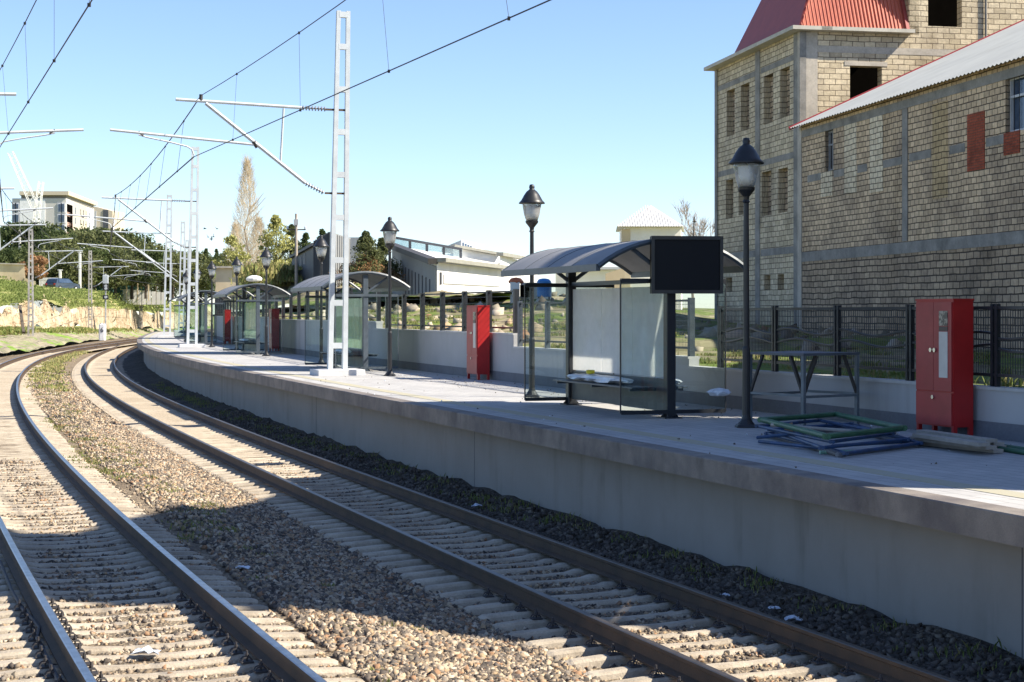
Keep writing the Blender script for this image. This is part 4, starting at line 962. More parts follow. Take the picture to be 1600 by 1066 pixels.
for (u0, u1, v0, v1) in win:
    P = lambda u, v, q: Vector((A_.x + dA.x * u - nA.x * q - off.x, A_.y + dA.y * u - nA.y * q - off.y, v - off.z))
    b = MB(); b.add([P(u0, v0, .2), P(u1, v0, .2), P(u1, v1, .2), P(u0, v1, .2)], [(0, 1, 2, 3)]); g_ = b.build('window', glassblue, an)
    b = MB()
    for u in (u0 + .04, (u0 * .5 + u1 * .5), u1 - .04): b.bar(P(u, v0, .15), P(u, v1, .15), .07, .07)
    for v in (v0 + .04, v0 + (v1 - v0) * .65, v1 - .04): b.bar(P(u0, v, .145), P(u1, v, .145), .06, .06)
    b.build('window_frame', M('window_white', (.6, .62, .65), None, .5), g_)
    b = MB()
    for i in range(9): u = u0 + (u1 - u0) * (i + .5) / 9; b.bar(P(u, v0, .03), P(u, v1, .03), .012, .012)
    b.build('window_grille', clipm, g_)
rs = 3.65 / 8.0   # roof rise per metre
def RA(u, q, dz=0): p_ = A_ + dA * u + dV * q; return Vector((p_.x - off.x, p_.y - off.y, EA + .08 + rs * q + dz - off.z))
b = MB(); vs = []; nu = 240; uv = []
for i in range(nu + 1):
    u = -.12 + (WA + .3) * i / nu; dz = .022 * math.cos(math.pi * i)
    vs += [RA(u, -.32, dz), RA(u, 8.4, dz)]
fs = [(2 * i, 2 * i + 2, 2 * i + 3, 2 * i + 1) for i in range(nu)]; b.add(vs, fs); b.build('roof', slate, an)
b = MB(); b.add([RA(-.1, 8.4), RA(WA, 8.4), RA(WA, 8.4) + Vector((8.2, 1.6, -3.7)), RA(-.1, 8.4) + Vector((8.2, 1.6, -3.7))], [(0, 1, 2, 3)]); b.build('roof', slate, an)
b = MB(); b.bar(RA(-.15, -.34, .0), RA(-.15, 8.4, .0), .07, .12); b.build('roof_trim', trimred, an)
q = [RA(0, 0), RA(0, 8.4), RA(0, 8.4)]; 
b = MB(); p0 = A_ + dV * 0; b.add([(0, 0, EA - off.z), (dV.x * 8.4, dV.y * 8.4, EA + rs * 8.4 - off.z), (dV.x * 16, dV.y * 16, EA - off.z), (dV.x * 16, dV.y * 16, -1.5), (0, 0, -1.5)], [(0, 1, 2, 3, 4)]); b.uv = [(0, EA), (8.4, EA + 3.6), (16, EA), (16, 0), (0, 0)]; b.build('gable', stoneB, an)

# stone house outside the frame to the right whose shadow lies across the platform and the tracks
ca_, sa_ = math.cos(BETA), math.sin(BETA); COT = 1 / math.tan(SUN_EL)
def sp(u, v): return Vector((ca_ * u + sa_ * v, -sa_ * u + ca_ * v))
ho = empty('stone_house', (*sp(6.5, 20), 1.0), 0, 'unfinished stepped stone house just outside the right edge, shaped to cast the wide shadow', 'building'); off = ho.location
SH_ = sp(1.45, 0)
for (v0, v1, tip) in ((27.901, 35.0, -3.8), (26.55, 27.9, -8.4), (23.2, 26.2, -8.6), (19.9, 23.2, -9.1), (17.6, 19.9, -17.0), (16.1, 17.6, -1.2)):  # heights set from wanted shadow tips; first block added to shade the yard
    h = PZ + (6.5 - tip) / COT; b = MB(); a, c, d, e_ = sp(6.5, v0), sp(12, v0), sp(12, v1), sp(6.5, v1); uv = []
    P4 = [a, c, d, e_]
    for i in range(4):
        p0, p1 = P4[i], P4[(i + 1) % 4]; w = (p1 - p0).length
        b.add([(p0.x - off.x, p0.y - off.y, -1.2), (p1.x - off.x, p1.y - off.y, -1.2), (p1.x - off.x, p1.y - off.y, h - off.z), (p0.x - off.x, p0.y - off.y, h - off.z)], [(0, 1, 2, 3)]); uv += [(0, 0), (w, 0), (w, h), (0, h)]
    b.add([(p.x - off.x, p.y - off.y, h - off.z) for p in P4], [(0, 1, 2, 3)]); uv += [(0, 0)] * 4
    b.uv = uv; b.build('wall', stoneB, ho)
    for zf in np.arange(3, h - 2, 3.0):
        m_ = (sp(6.48, v0) + sp(6.48, v1)) / 2; dd = (sp(6, v1) - sp(6, v0)).normalized() * .4
        b = MB(); b.add([(m_.x - dd.x - off.x, m_.y - dd.y - off.y, zf - off.z), (m_.x + dd.x - off.x, m_.y + dd.y - off.y, zf - off.z), (m_.x + dd.x - off.x, m_.y + dd.y - off.y, zf + 1.4 - off.z), (m_.x - dd.x - off.x, m_.y - dd.y - off.y, zf + 1.4 - off.z)], [(0, 1, 2, 3)]); b.build('window', darkin, ho)

zt_a, zt_b = PZ + (7.5 + 4.2) / COT, PZ + (7.5 + 17) / COT
b = MB(); q = [sp(7.5, 15.2), sp(10.5, 15.2), sp(10.5, 17.7), sp(7.5, 17.7)]; b.hexa([(p.x - off.x, p.y - off.y, zt_a - off.z) for p in q] + [(p.x - off.x, p.y - off.y, zt_b - off.z) for p in q]); b.uv = [(0, 0)] * 8; b.build('shadow_box', stoneB, ho)  # unseen box added on the house to extend its shadow over the tracks

# ------------------------------------------------------------------ yard behind the fence and slopes
def gridmesh(name, mat, rows, smooth=True, jit=.0, sc=.3):
    """rows: list of rows of (px, Y, py) -> surface through those points"""
    vs = []; nc = len(rows[0]); nr = len(rows); R = 5; G = []
    arr = np.array([[tuple(pt(px, py, Y)) for (px, Y, py) in r] for r in rows])
    U = np.linspace(0, nc - 1, (nc - 1) * 10 + 1); V = np.linspace(0, nr - 1, (nr - 1) * 6 + 1)
    for v in V:
        j = min(int(v), nr - 2); fv = v - j
        for u in U:
            i = min(int(u), nc - 2); fu = u - i
            p = (arr[j, i] * (1 - fu) + arr[j, i + 1] * fu) * (1 - fv) + (arr[j + 1, i] * (1 - fu) + arr[j + 1, i + 1] * fu) * fv
            h = jit * nz(p[0], p[1] * .6, sc, p[2] * sc) if jit else 0
            vs.append((p[0], p[1] - h * .8, p[2] + h))
    k = len(U); fs = [(a * k + c, a * k + c + 1, (a + 1) * k + c + 1, (a + 1) * k + c) for a in range(len(V) - 1) for c in range(k - 1)]
    b = MB(); b.add(vs, fs); o = b.build(name, mat, smooth=smooth); o['kind'] = 'structure'; return o
# yard: strip following the wall, rising away from it
def yardz(s, l):
    w = wall_l(s) + .2; q = l - w; x, y = tr(s, l).xy
    cap = float(np.interp(s, [-12, 17, 18, 27, 28, 41, 42, 130], [1.66, 1.66, 1.8, 1.85, 2.1, 2.15, 2.3, 2.6]))
    rise = float(np.interp(s, [-12, 18, 30, 45, 130], [.01, .03, .075, .09, .09]))
    px_ = 800 + F * x / max(y, 1); kf = float(np.interp(px_, [850, 1000, 1060], [1, .6, .03])); rise *= kf
    amp = .22 * max(.15, kf)
    return cap + rise * min(q, 14) + amp * nz(x, y, .45) * min(1, q / 1.5) + .04 * nz(x, y, 2.2) * min(1, q / .8)
strip_mesh('yard', yardsoil, list(np.arange(-12, 60, .6)) + list(np.arange(60, 170, 3)), lambda s: [wall_l(s) + .2 + x for x in (0, .3, .7, 1.2, 1.8, 2.5, 3.3, 4.2, 5.2, 6.4, 8, 10, 13, 17, 25, 40, 70)], yardz)
s_ = rng.uniform(-2, 70, 420); l_ = np.array([wall_l(a) for a in s_]) + .55 + rng.random(420) ** 1.4 * 9; x_, y_ = trv(s_, l_)
YP = np.stack([x_, y_, [yardz(a, c) for a, c in zip(s_, l_)]], 1)
tufts('weeds', YP, rng.uniform(.05, .16, 420), 60, [leafG, leafG2], 'green and dry weeds growing behind the fence', .14, .012)
s_ = rng.uniform(26, 75, 520); l_ = np.array([wall_l(a) for a in s_]) + .5 + rng.random(520) ** 1.0 * 13; x_, y_ = trv(s_, l_)
YP = np.stack([x_, y_, [yardz(a, c) for a, c in zip(s_, l_)]], 1)
scatter('yard_rubble', YP, rng.uniform(.2, .5, 520) ** 2, [M_stone('yard_stone', [(.42, .36, .27), (.30, .27, .21), (.5, .44, .35), (.22, .2, .15)]), stone1], 'pale rubble and rocks scattered on the slope behind the fence')

# left cutting: verge, rock face, grass slope
base = [(-60, 125), (0, 150), (60, 160), (110, 176), (160, 200), (215, 238), (260, 285), (330, 330)]
def row(yf, dY): return [(px, Y + dY, yf(px)) for px, Y in base]
verge_m = M_ground('verge_ground', ((.40, .35, .26), (.30, .27, .18), (.6, .6, .58)), .3, 3, .6, gr=((.14, .21, .04), .16, .50, .58))
gridmesh('verge', verge_m, [[(-90, 92, 566), (-20, 108, 553), (40, 122, 548), (95, 140, 539), (140, 165, 532), (200, 200, 528), (255, 250, 524), (330, 300, 515)], row(lambda x: float(np.interp(x, [-60, 60, 200, 330], [527, 520, 517, 512])), -6), row(lambda x: float(np.interp(x, [-60, 60, 200, 330], [516, 517, 515, 510])), 0)], jit=.22, sc=.4)
rt = lambda x: float(np.interp(x, [-60, 0, 40, 75, 100, 150, 210, 260, 330], [484, 478, 466, 470, 482, 479, 486, 488, 487]))
gridmesh('rock_cutting', rockm, [row(lambda x: float(np.interp(x, [-60, 60, 200, 330], [518, 519, 516, 512])), 0), row(lambda x: (rt(x) + 518) / 2, 1.2), row(rt, 2.0)], jit=1.3, sc=.55)
gt = lambda x: float(np.interp(x, [-60, 0, 30, 50, 110, 160, 215, 260, 330], [420, 436, 444, 450, 452, 457, 464, 470, 474]))
gridmesh('grass_slope', grassland, [row(lambda x: rt(x) + 1, 1.8), row(lambda x: rt(x) * .55 + gt(x) * .45, 10), row(gt, 24), [(px, Y + 200, gt(px) + 2) for px, Y in base]], jit=.5, sc=.16)
nG = 700; vv = []
for i in range(nG):
    px = random.uniform(-20, 300); Y0 = float(np.interp(px, [b_[0] for b_ in base], [b_[1] for b_ in base])); f = random.random(); vv.append(pt(px, rt(px) * (1 - f) + gt(px) * f, Y0 + 2 + f * 20))
tufts('slope_grass', np.array([tuple(v) for v in vv]), rng.uniform(.08, .25, nG), 40, [leafG, leafG], 'fresh green grass covering the slope above the rock cutting', .9, .07)
vv = []
for i in range(160):
    px = random.choice([random.gauss(16, 14), random.gauss(78, 10), random.gauss(130, 12), random.gauss(190, 14)]); Y0 = float(np.interp(px, [b_[0] for b_ in base], [b_[1] for b_ in base])); vv.append(pt(px, random.uniform(516, 527), Y0 - 4))
tufts('verge_grass', np.array([tuple(v) for v in vv]), rng.uniform(.15, .42, 160), 90, [leafG, leafG2], 'bright green bushes of grass at the foot of the rock cutting', .5, .06)

# ------------------------------------------------------------------ trees
def foliage(n, shape, size, seed, clump=40):
    """leaf-sized quads spread in lumps through a crown; shape(r)->points in unit lumps"""
    r = np.random.default_rng(seed); C = shape(r, clump); k = r.integers(0, len(C), n)
    d = r.normal(size=(n, 3)); d /= np.linalg.norm(d, axis=1, keepdims=True); rad = C[k, 3] * r.random(n) ** .45
    p = C[k, :3] + d * rad[:, None] * np.array([1, 1, .75])
    a = r.normal(size=(n, 3)); a /= np.linalg.norm(a, axis=1, keepdims=True); c = np.cross(a, r.normal(size=(n, 3))); c /= np.linalg.norm(c, axis=1, keepdims=True)
    s = size * r.uniform(.5, 1.3, n)[:, None]
    V = np.stack([p - a * s, p - c * s * .5, p + a * s, p + c * s * .5], 1).reshape(-1, 3); return V, np.arange(n * 4).reshape(n, 4)
def round_crown(R, H, z0, lump=.32):
    def f(r, m):
        t = r.random(m); ang = r.uniform(0, 2 * math.pi, m); z = z0 + H * t; prof = np.sqrt(np.clip(1 - (2 * t - .9) ** 2 / 1.25, .05, 1)) * R * r.uniform(.45, .95, m)
        return np.stack([prof * np.cos(ang), prof * np.sin(ang), z, r.uniform(.6, 1.2, m) * lump * R], 1)
    return f
def cone_crown(R, H, z0, pw=1.0):
    def f(r, m):
        t = r.random(m) ** 1.3; ang = r.uniform(0, 2 * math.pi, m); rr = R * (1 - t) ** pw * r.uniform(.3, 1, m)
        return np.stack([rr * np.cos(ang), rr * np.sin(ang), z0 + H * t, .12 * R + .35 * R * (1 - t) * r.uniform(.5, 1, m)], 1)
    return f
def trunk_mb(H, r0, seed, limbs=7, spread=.35, low=.3):
    b = MB(); r = random.Random(seed); pts = [(r.uniform(-.04, .04) * i * H / 6, r.uniform(-.04, .04) * i * H / 6, H * i / 6) for i in range(7)]
    b.tube(pts, [r0 * (1 - .13 * i) for i in range(7)], 7)
    for k in range(limbs):
        t = r.uniform(low, .85); z = H * t; a = r.uniform(0, 6.28); L = H * spread * (1.1 - t) * r.uniform(.7, 1.3); i = min(5, int(t * 6)); p0 = Vector(pts[i]).lerp(Vector(pts[i + 1]), t * 6 - i)
        p1 = p0 + Vector((math.cos(a) * L * .5, math.sin(a) * L * .5, L * .4)); p2 = p0 + Vector((math.cos(a) * L, math.sin(a) * L, L * .95)); b.tube([p0, p1, p2], [r0 * .35, r0 * .22, r0 * .08], 5)
    return b
def make_tree(name, crown, H, r0, n, size, mat, seed, clump=40, tm=bark, limbs=7, spread=.35):
    e = empty(name); trunk_mb(H, r0, seed, limbs, spread).build('trunk', tm, e)
    V, Fc = foliage(n, crown, size, seed, clump); np_mesh('crown', V, Fc, [mat], e); return e
pines = [make_tree('pine_tree', round_crown(3.4, 6.2, 2.6), 7, .22, 3400, .22, leafD, 11, 46), make_tree('pine_tree', round_crown(3.8, 5.2, 2.4, .36), 6, .22, 3400, .24, leafD, 12, 40),
         make_tree('pine_tree', round_crown(4.4, 5.0, 2.2, .33), 6, .25, 3800, .24, leafO, 13, 44), make_tree('cypress_tree', cone_crown(2.2, 9.0, 1.0), 8, .2, 3400, .2, leafD, 14, 60)]
# (px, top y, depth, prototype)
TP = [(-12, 352, 250, 0), (14, 352, 262, 0), (38, 351, 240, 1), (62, 356, 255, 2), (84, 362, 236, 1), (104, 374, 228, 2), (128, 366, 246, 2), (150, 360, 258, 1), (172, 363, 240, 2), (196, 368, 250, 1), (214, 366, 262, 0), (232, 372, 255, 3), (243, 384, 246, 2),
      (206, 385, 230, 2), (180, 392, 224, 2), (148, 398, 222, 1), (120, 402, 220, 2), (70, 392, 224, 2), (26, 388, 226, 1), (-6, 392, 228, 2), (262, 388, 270, 3), (282, 396, 262, 0), (306, 392, 275, 0), (322, 400, 268, 3), (342, 404, 275, 0), (338, 388, 280, 3), (252, 402, 240, 1), (270, 412, 236, 2), (300, 414, 240, 2), (228, 404, 226, 1)]
words = ['far left edge', 'left of the apartment block', 'under the white end wall of the apartment block', 'below the left part of the apartment block', 'below the grey wall of the apartment block', 'in the lower row below the apartment block windows', 'in front of the apartment balconies', 'below the right end of the big apartment block',
         'left of the gap to the second block', 'below the second block', 'right of the second block', 'pointed, right of the second block', 'above the bend of the track', 'lower, behind the grey lattice mast arm', 'lower, right of the signal', 'lower, behind the signal', 'lower, left of the signal', 'lower, behind the parked car',
         'lower, above the stone parapet', 'lower, cut by the left edge', 'pointed, behind the third white mast', 'behind the second and third masts', 'behind the second white mast', 'pointed, right of the second white mast', 'behind the distant lamps', 'slim, just left of the tall bare poplar', 'low, left of the third white mast',
         'low, behind the third white mast', 'low, behind the farthest shelter', 'low, between the right lattice mast and the third white mast']
used = set()
for i, (px, ty, Y, k) in enumerate(TP):
    src = pines[k]; o = src if k not in used else copy_tree(src); used.add(k)
    zt = zy(ty, Y); zb = 5.0; hh = (9.0 if k == 0 else 7.8 if k == 1 else 7.4 if k == 2 else 10.2); sc = max(.8, (zt - zb) / hh)
    o.location = at(px, Y, zb - .3); o.scale = (max(sc, .9) * random.uniform(.9, 1.15),) * 2 + (sc * 1.03,); o.rotation_euler = (0, 0, random.uniform(0, 6.28))
    tag(o, 'dark evergreen tree, ' + words[i], 'tree', 'dark evergreens beyond the railway')
# tall bare tree, spring tree and conifers behind the platform end
def upright(R, H, z0):
    def f(r, m):
        t = r.random(m); ang = r.uniform(0, 2 * math.pi, m); pr = R * np.interp(t, [0, .2, .5, .8, 1], [.8, 1, .85, .45, .08]) * r.uniform(.1, .95, m)
        return np.stack([pr * np.cos(ang), pr * np.sin(ang), z0 + H * t, r.uniform(.2, .45, m) * R * np.interp(t, [0, 1], [1, .4])], 1)
    return f
def twigs(n, R, H, z0, seed, mat, parent, L=.5, w=.014):
    r = np.random.default_rng(seed); t = r.random(n) ** .9; ang = r.uniform(0, 2 * math.pi, n); pr = R * np.interp(t, [0, .2, .5, .8, 1], [.7, 1, .85, .45, .06]) * np.sqrt(r.random(n))
    p = np.stack([pr * np.cos(ang), pr * np.sin(ang), z0 + H * t], 1); d = np.stack([np.cos(ang) * .35, np.sin(ang) * .35, np.full(n, 1.0)], 1) + r.normal(0, .22, (n, 3)); d /= np.linalg.norm(d, axis=1, keepdims=True)
    a = np.cross(d, r.normal(size=(n, 3))); a /= np.linalg.norm(a, axis=1, keepdims=True); ll = L * r.uniform(.5, 1.5, n)[:, None]
    V = np.stack([p - a * w, p + a * w, p + d * ll + a * w * .3, p + d * ll - a * w * .3], 1).reshape(-1, 3); return np_mesh('twigs', V, np.arange(4 * n).reshape(n, 4), [mat], parent)
pop = empty('poplar_tree', at(386, 190, 5.2), 0, 'tall slender bare poplar with beige twigs rising against the sky', 'tree')
trunk_mb(14, .16, 5, 22, .24, .1).build('trunk', twig, pop); twigs(3600, 1.75, 13.6, 1.0, 3, leafT, pop, .8, .017)
pop2 = copy_tree(pop); pop2.location = at(368, 186, 5.2); pop2.scale = (.8, .8, .5); tag(pop2, 'shorter bare tree with beige twigs, left beside the tall poplar', 'tree')
pop3 = copy_tree(pop); pop3.location = at(404, 188, 5.2); pop3.scale = (.9, .9, .55); tag(pop3, 'shorter bare tree with beige twigs, right beside the tall poplar', 'tree')
for px, ty, Y, m_, nm, lb, R, k in ((432, 341, 170, leafY, 'spring_tree', 'yellow green spring tree right of the tall bare poplar', 2.6, 1), (362, 372, 180, leafY, 'spring_tree', 'pale yellow green bush at the left foot of the bare poplar', 2.6, 1), (456, 352, 175, leafO, 'conifer_tree', 'dark green conifer behind the yellow green spring tree', 2.4, 0), (478, 366, 165, leafD, 'conifer_tree', 'dark conifer behind the black shed', 2.0, 0), (504, 358, 168, leafD, 'conifer_tree', 'dark conifer top above the black shed roof', 2.2, 0),
                               (572, 364, 92, leafO, 'rusty_conifer', 'conifer with rust brown lower branches, right of the big mast', 1.5, 0), (596, 372, 95, leafO, 'rusty_conifer', 'smaller conifer with rust brown branches, left of the white hall', 1.2, 0)):
    zb = 4.5; H_ = zy(ty, Y) - zb; cr = upright(R, H_ * .82, H_ * .2) if k else cone_crown(R, H_ * .85, H_ * .15)
    o = make_tree(nm, cr, H_ * .9, .14, 5200 if Y > 100 else 6000, .14 if Y > 100 else .075, m_, int(px), 90); o.location = at(px, Y, zb); tag(o, lb, 'tree')
    if nm == 'rusty_conifer':
        V, Fc = foliage(4200, cone_crown(R * 1.25, H_ * .5, H_ * .02), .075, int(px) + 1, 60); np_mesh('lower_branches', V, Fc, [leafR], o)
# bare tree by the tall stone building
bt = empty('bare_tree', at(1083, 95, 3.5), 0, 'leafless tree with fine branches between the pale tower house and the stone building', 'tree'); r = random.Random(4); b = MB()
def branch(p, d, L, rad, dep):
    q = p + d * L * .5 + Vector((r.uniform(-.1, .1), r.uniform(-.1, .1), 0)) * L; e2 = p + d * L; b.tube([p, q, e2], [rad, rad * .8, rad * .55], 5)
    if dep > 0:
        for _ in range(3 if dep > 2 else 4):
            nd = (d + Vector((r.uniform(-.6, .6), r.uniform(-.6, .6), r.uniform(-.1, .5)))).normalized(); branch(p + d * L * r.uniform(.5, 1), nd, L * r.uniform(.55, .8), max(.012, rad * .5), dep - 1)
branch(Vector((0, 0, 0)), Vector((0, 0, 1)), 2.2, .11, 5); b.build('branches', twig, bt); bt.scale = (.8, .8, 1.05)

# ------------------------------------------------------------------ background buildings
def prism(b, pts2, z0, z1s, mi=0):
    """vertical prism over polygon pts2 with per-corner top heights"""
    n = len(pts2); z1s = z1s if isinstance(z1s, (list, tuple)) else [z1s] * n
    b.add([(p[0], p[1], z0) for p in pts2] + [(p[0], p[1], z) for p, z in zip(pts2, z1s)], [tuple(range(n - 1, -1, -1)), tuple(range(n, 2 * n))] + [(i, (i + 1) % n, n + (i + 1) % n, n + i) for i in range(n)], mi)
# white hall
K = at(683, 82); Lh = at(614, 100); Rh = at(786, 93); hall = empty('industrial_hall', (K.x, K.y, 3), 0, 'white factory hall with grey end wall and sloping roofs behind the fence', 'building')
def loc2(v, o): return (v.x - o.location.x, v.y - o.location.y)
def HB(b, name, mat): return b.build(name, mat, hall)
zk = zy(410, 82) - 3; zl = zy(384, 100) - 3; zr = zy(422, 93) - 3
k2, l2, r2 = loc2(K, hall), loc2(Lh, hall), loc2(Rh, hall); bk = (l2[0] + r2[0] - k2[0], l2[1] + r2[1] - k2[1])
b = MB(); prism(b, [k2, r2, bk, l2], -3, [zk, zr, zr + (zl - zk), zl]); HB(b, 'wall', pale_p)
nrm = Vector((-(K - Lh).y, (K - Lh).x)).normalized(); nrm = nrm if nrm.x < 0 else -nrm
dE = Vector((K - Lh).xy); wE = dE.length; dE.normalize(); oE = Vector(l2)
def wallpatch(o2, d2, n2, u0, u1, za, zb_, pr, mat, name, parent, off3=(0, 0, 0), tops=None):
    b = MB(); P = lambda u, v, q: (o2[0] + d2[0] * u + n2[0] * q - off3[0], o2[1] + d2[1] * u + n2[1] * q - off3[1], v - off3[2])
    t0, t1 = tops or (zb_, zb_)
    b.hexa([P(u0, za, pr), P(u1, za, pr), P(u1, za, -.02), P(u0, za, -.02), P(u0, t0, pr), P(u1, t1, pr), P(u1, t1, -.02), P(u0, t0, -.02)]); return b.build(name, mat, parent)
nE = Vector((-dE.y, dE.x)); nE = nE if nE.y < 0 else -nE
wallpatch(oE, dE, nE, .02, wE - .12, -2.9, 0, .06, grey_clad, 'end_cladding', hall, tops=(zl - .25, zk - .2))
for i in range(8):
    u = wE * (.36 + .075 * i); wallpatch(oE, dE, nE, u, u + .12, .2, 2.3 - .12 * i, .1, dark_clad, 'vent_slot', hall)
b = MB(); a = Vector((*(oE + nE * .2), zl + .05)); c = Vector((*(oE + dE * wE + nE * .2), zk + .05)); b.bar(a, c, .5, .28); b.build('verge_board', M('verge_dark', (.06, .055, .05), None, .6), hall)
dR = (Vector(r2) - Vector(k2)); wR = dR.length; dR.normalize(); nR = Vector((dR.y, -dR.x)); nR = nR if nR.y < 0 else -nR
b = MB(); a = Vector((*(Vector(k2) + nR * .2), zk + .12)); c = Vector((*(Vector(k2) + dR * wR + nR * .2), zr + .12)); b.bar(a, c, .5, .2); b.build('eaves', M('eaves_olive', (.30, .29, .24), None, .6), hall)
wallpatch(k2, dR, nR, wR * .08, wR * .94, zy(444, 84) - 3, 0, .05, greywin, 'window_band', hall, tops=(zy(428, 82) - 3, zy(438, 90) - 3))
wallpatch(k2, dR, nR, wR * .03, wR * .045, zy(446, 84) - 3, zy(426, 83) - 3, .08, dark_clad, 'pipe', hall)
# clerestory strip along the ridge and penthouse, right wing
b = MB(); a1, a2 = pt(612, 372, 102), pt(722, 391, 102); a3, a4 = pt(722, 406, 102), pt(612, 388, 102); hv = hall.location
b.add([tuple(v - hv) for v in (a4, a3, a2, a1)] + [tuple(v - hv + Vector((0, .3, 0))) for v in (a4, a3, a2, a1)], [(0, 1, 2, 3), (7, 6, 5, 4), (3, 2, 6, 7)]); b.build('clerestory', cantglass, hall)
b = MB()
for f in np.linspace(.02, .98, 5): p0 = a4.lerp(a3, f) - hv; p1 = a1.lerp(a2, f) - hv; b.bar(p0 + Vector((0, -.05, 0)), p1 + Vector((0, -.05, 0)), .16, .1)
b.bar(a1 - hv + Vector((0, -.1, .05)), a2 - hv + Vector((0, -.1, .05)), .3, .14); b.build('clerestory_frame', dark_clad, hall)
wg = empty('factory_wing', at(715, 106, 3), 0, 'taller white factory wing with a small glazed rooftop box behind the white hall', 'building'); wv = wg.location
b = MB(); P1, P2, P3, P4 = [Vector(q.xy) - Vector(wv.xy) for q in (at(708, 104), at(782, 106), at(811, 98), at(840, 125))]; P5 = Vector(at(730, 128).xy) - Vector(wv.xy)
prism(b, [P1, P2, P4, P5], -3, [zy(387, 104) - 3, zy(400, 106) - 3, zy(402, 125) - 3, zy(392, 128) - 3]); b.build('wall', pale_p, wg)
P2b = Vector(at(781, 97).xy) - Vector(wv.xy); P2c = Vector(at(809, 103).xy) - Vector(wv.xy); P2d = Vector(at(822, 122).xy) - Vector(wv.xy); P2e = Vector(at(800, 118).xy) - Vector(wv.xy)
b = MB(); prism(b, [P2b, P2c, P2d, P2e], -3, [zy(400, 97) - 3, zy(406, 103) - 3, zy(406, 122) - 3, zy(402, 118) - 3]); b.build('wall', pale_p, wg)
b = MB(); b.bar(Vector((*P1, zy(387, 104) - 2.9)) + Vector((0, -.2, 0)), Vector((*P2, zy(400, 106) - 2.9)) + Vector((0, -.2, 0)), .4, .16); b.bar(Vector((*P2b, zy(400, 97) - 2.9)) + Vector((0, -.2, 0)), Vector((*P2c, zy(406, 103) - 2.9)) + Vector((.3, -.2, 0)), .4, .2); b.build('eaves', M('eaves_olive', (.3, .29, .24), None), wg)
dd = (P2c - P2b).normalized(); nn_ = Vector((dd.y, -dd.x)); wallpatch(P2b, dd, nn_ if nn_.y < 0 else -nn_, .15, 1.0, zy(438, 98) - 3, zy(424, 98) - 3, .05, greywin, 'window_band', wg)
b = MB(); q0, q1, q2, q3 = [Vector(q.xy) - Vector(wv.xy) for q in (at(721, 110), at(751, 112), at(756, 122), at(690, 118))]
prism(b, [q0, q1, q2, q3], 3, [zy(375, 110) - 3, zy(382, 112) - 3, zy(383, 122) - 3, zy(388, 118) - 3]); pb = b.build('rooftop_box', pale_p, wg)
dd = (q1 - q0).normalized(); nn_ = Vector((dd.y, -dd.x)); nn_ = nn_ if nn_.y < 0 else -nn_
for i in range(4): wallpatch(q0, dd, nn_, .08 + .31 * i, .3 + .31 * i, zy(390, 111) - 3, zy(379.5 + 1.5 * i, 111) - 3, .03, glassblue, 'window', wg)
# dark shed
sh = empty('dark_shed', at(514, 120, 4), 0, 'black and grey corrugated metal shed left of the big white mast', 'building'); sv2 = Vector(sh.location.xy)
q = [Vector(at(px, Y).xy) - sv2 for px, Y in ((492, 112), (545, 118), (572, 140), (516, 136))]
b = MB(); prism(b, q, -3, [zy(376, 112) - 4, zy(371, 118) - 4, zy(371, 140) - 4, zy(376, 136) - 4]); b.build('wall', dark_clad, sh)
g2 = [Vector(at(px, Y).xy) - sv2 for px, Y in ((515.5, 110.9), (545, 117.9))]
b = MB(); prism(b, [Vector(at(491, 111).xy) - sv2, Vector(at(516, 104).xy) - sv2, Vector(at(548, 116).xy) - sv2, Vector(at(546, 118).xy) - sv2], -3, [zy(377, 111) - 4, zy(362, 104) - 4, zy(372, 116) - 4, zy(372, 118) - 4]); b.build('gable_front', grey_clad, sh)
b = MB(); p = [Vector(at(px, Y).xy) - sv2 for px, Y in ((491, 111), (516, 104))]
for i in range(9):
    f = (i + .5) / 9; xy = p[0].lerp(p[1], f); b.bar((xy.x - .03, xy.y - .06, -3), (xy.x - .03, xy.y - .06, zy(377 - 15 * f, 111 - 7 * f) - 4), .14, .08)
p = [Vector(at(px, Y).xy) - sv2 for px, Y in ((516, 104), (548, 116))]
for i in range(11): f = (i + .5) / 11; xy = p[0].lerp(p[1], f); b.bar((xy.x - .03, xy.y - .06, -3), (xy.x - .03, xy.y - .06, zy(362 + 10 * f, 104 + 12 * f) - 4.1), .14, .08)
b.build('cladding_rib', dark_clad, sh)
q = [Vector(at(px, Y).xy) - sv2 for px, Y in ((456, 128), (492, 116), (500, 124), (466, 138))]
b = MB(); prism(b, q, -3, [zy(404, 128) - 4, zy(384, 116) - 4, zy(384, 124) - 4, zy(404, 138) - 4]); b.build('side_bay', dark_clad, sh)
b = MB(); b.bar(Vector((*q[0], zy(402, 128) - 4)) + Vector((0, -.1, 0)), Vector((*q[1], zy(382, 116) - 4)) + Vector((0, -.1, 0)), .4, .2); b.build('eaves', dark_clad, sh)
for i in range(4): xy = q[0].lerp(q[1], .12 + .16 * i); b = MB(); b.box(xy.x - .12, xy.x + .2, xy.y - .12, xy.y - .02, zy(424 - 3 * i, 124) - 4, zy(408 - 3 * i, 124) - 4); b.build('window', greywin, sh)
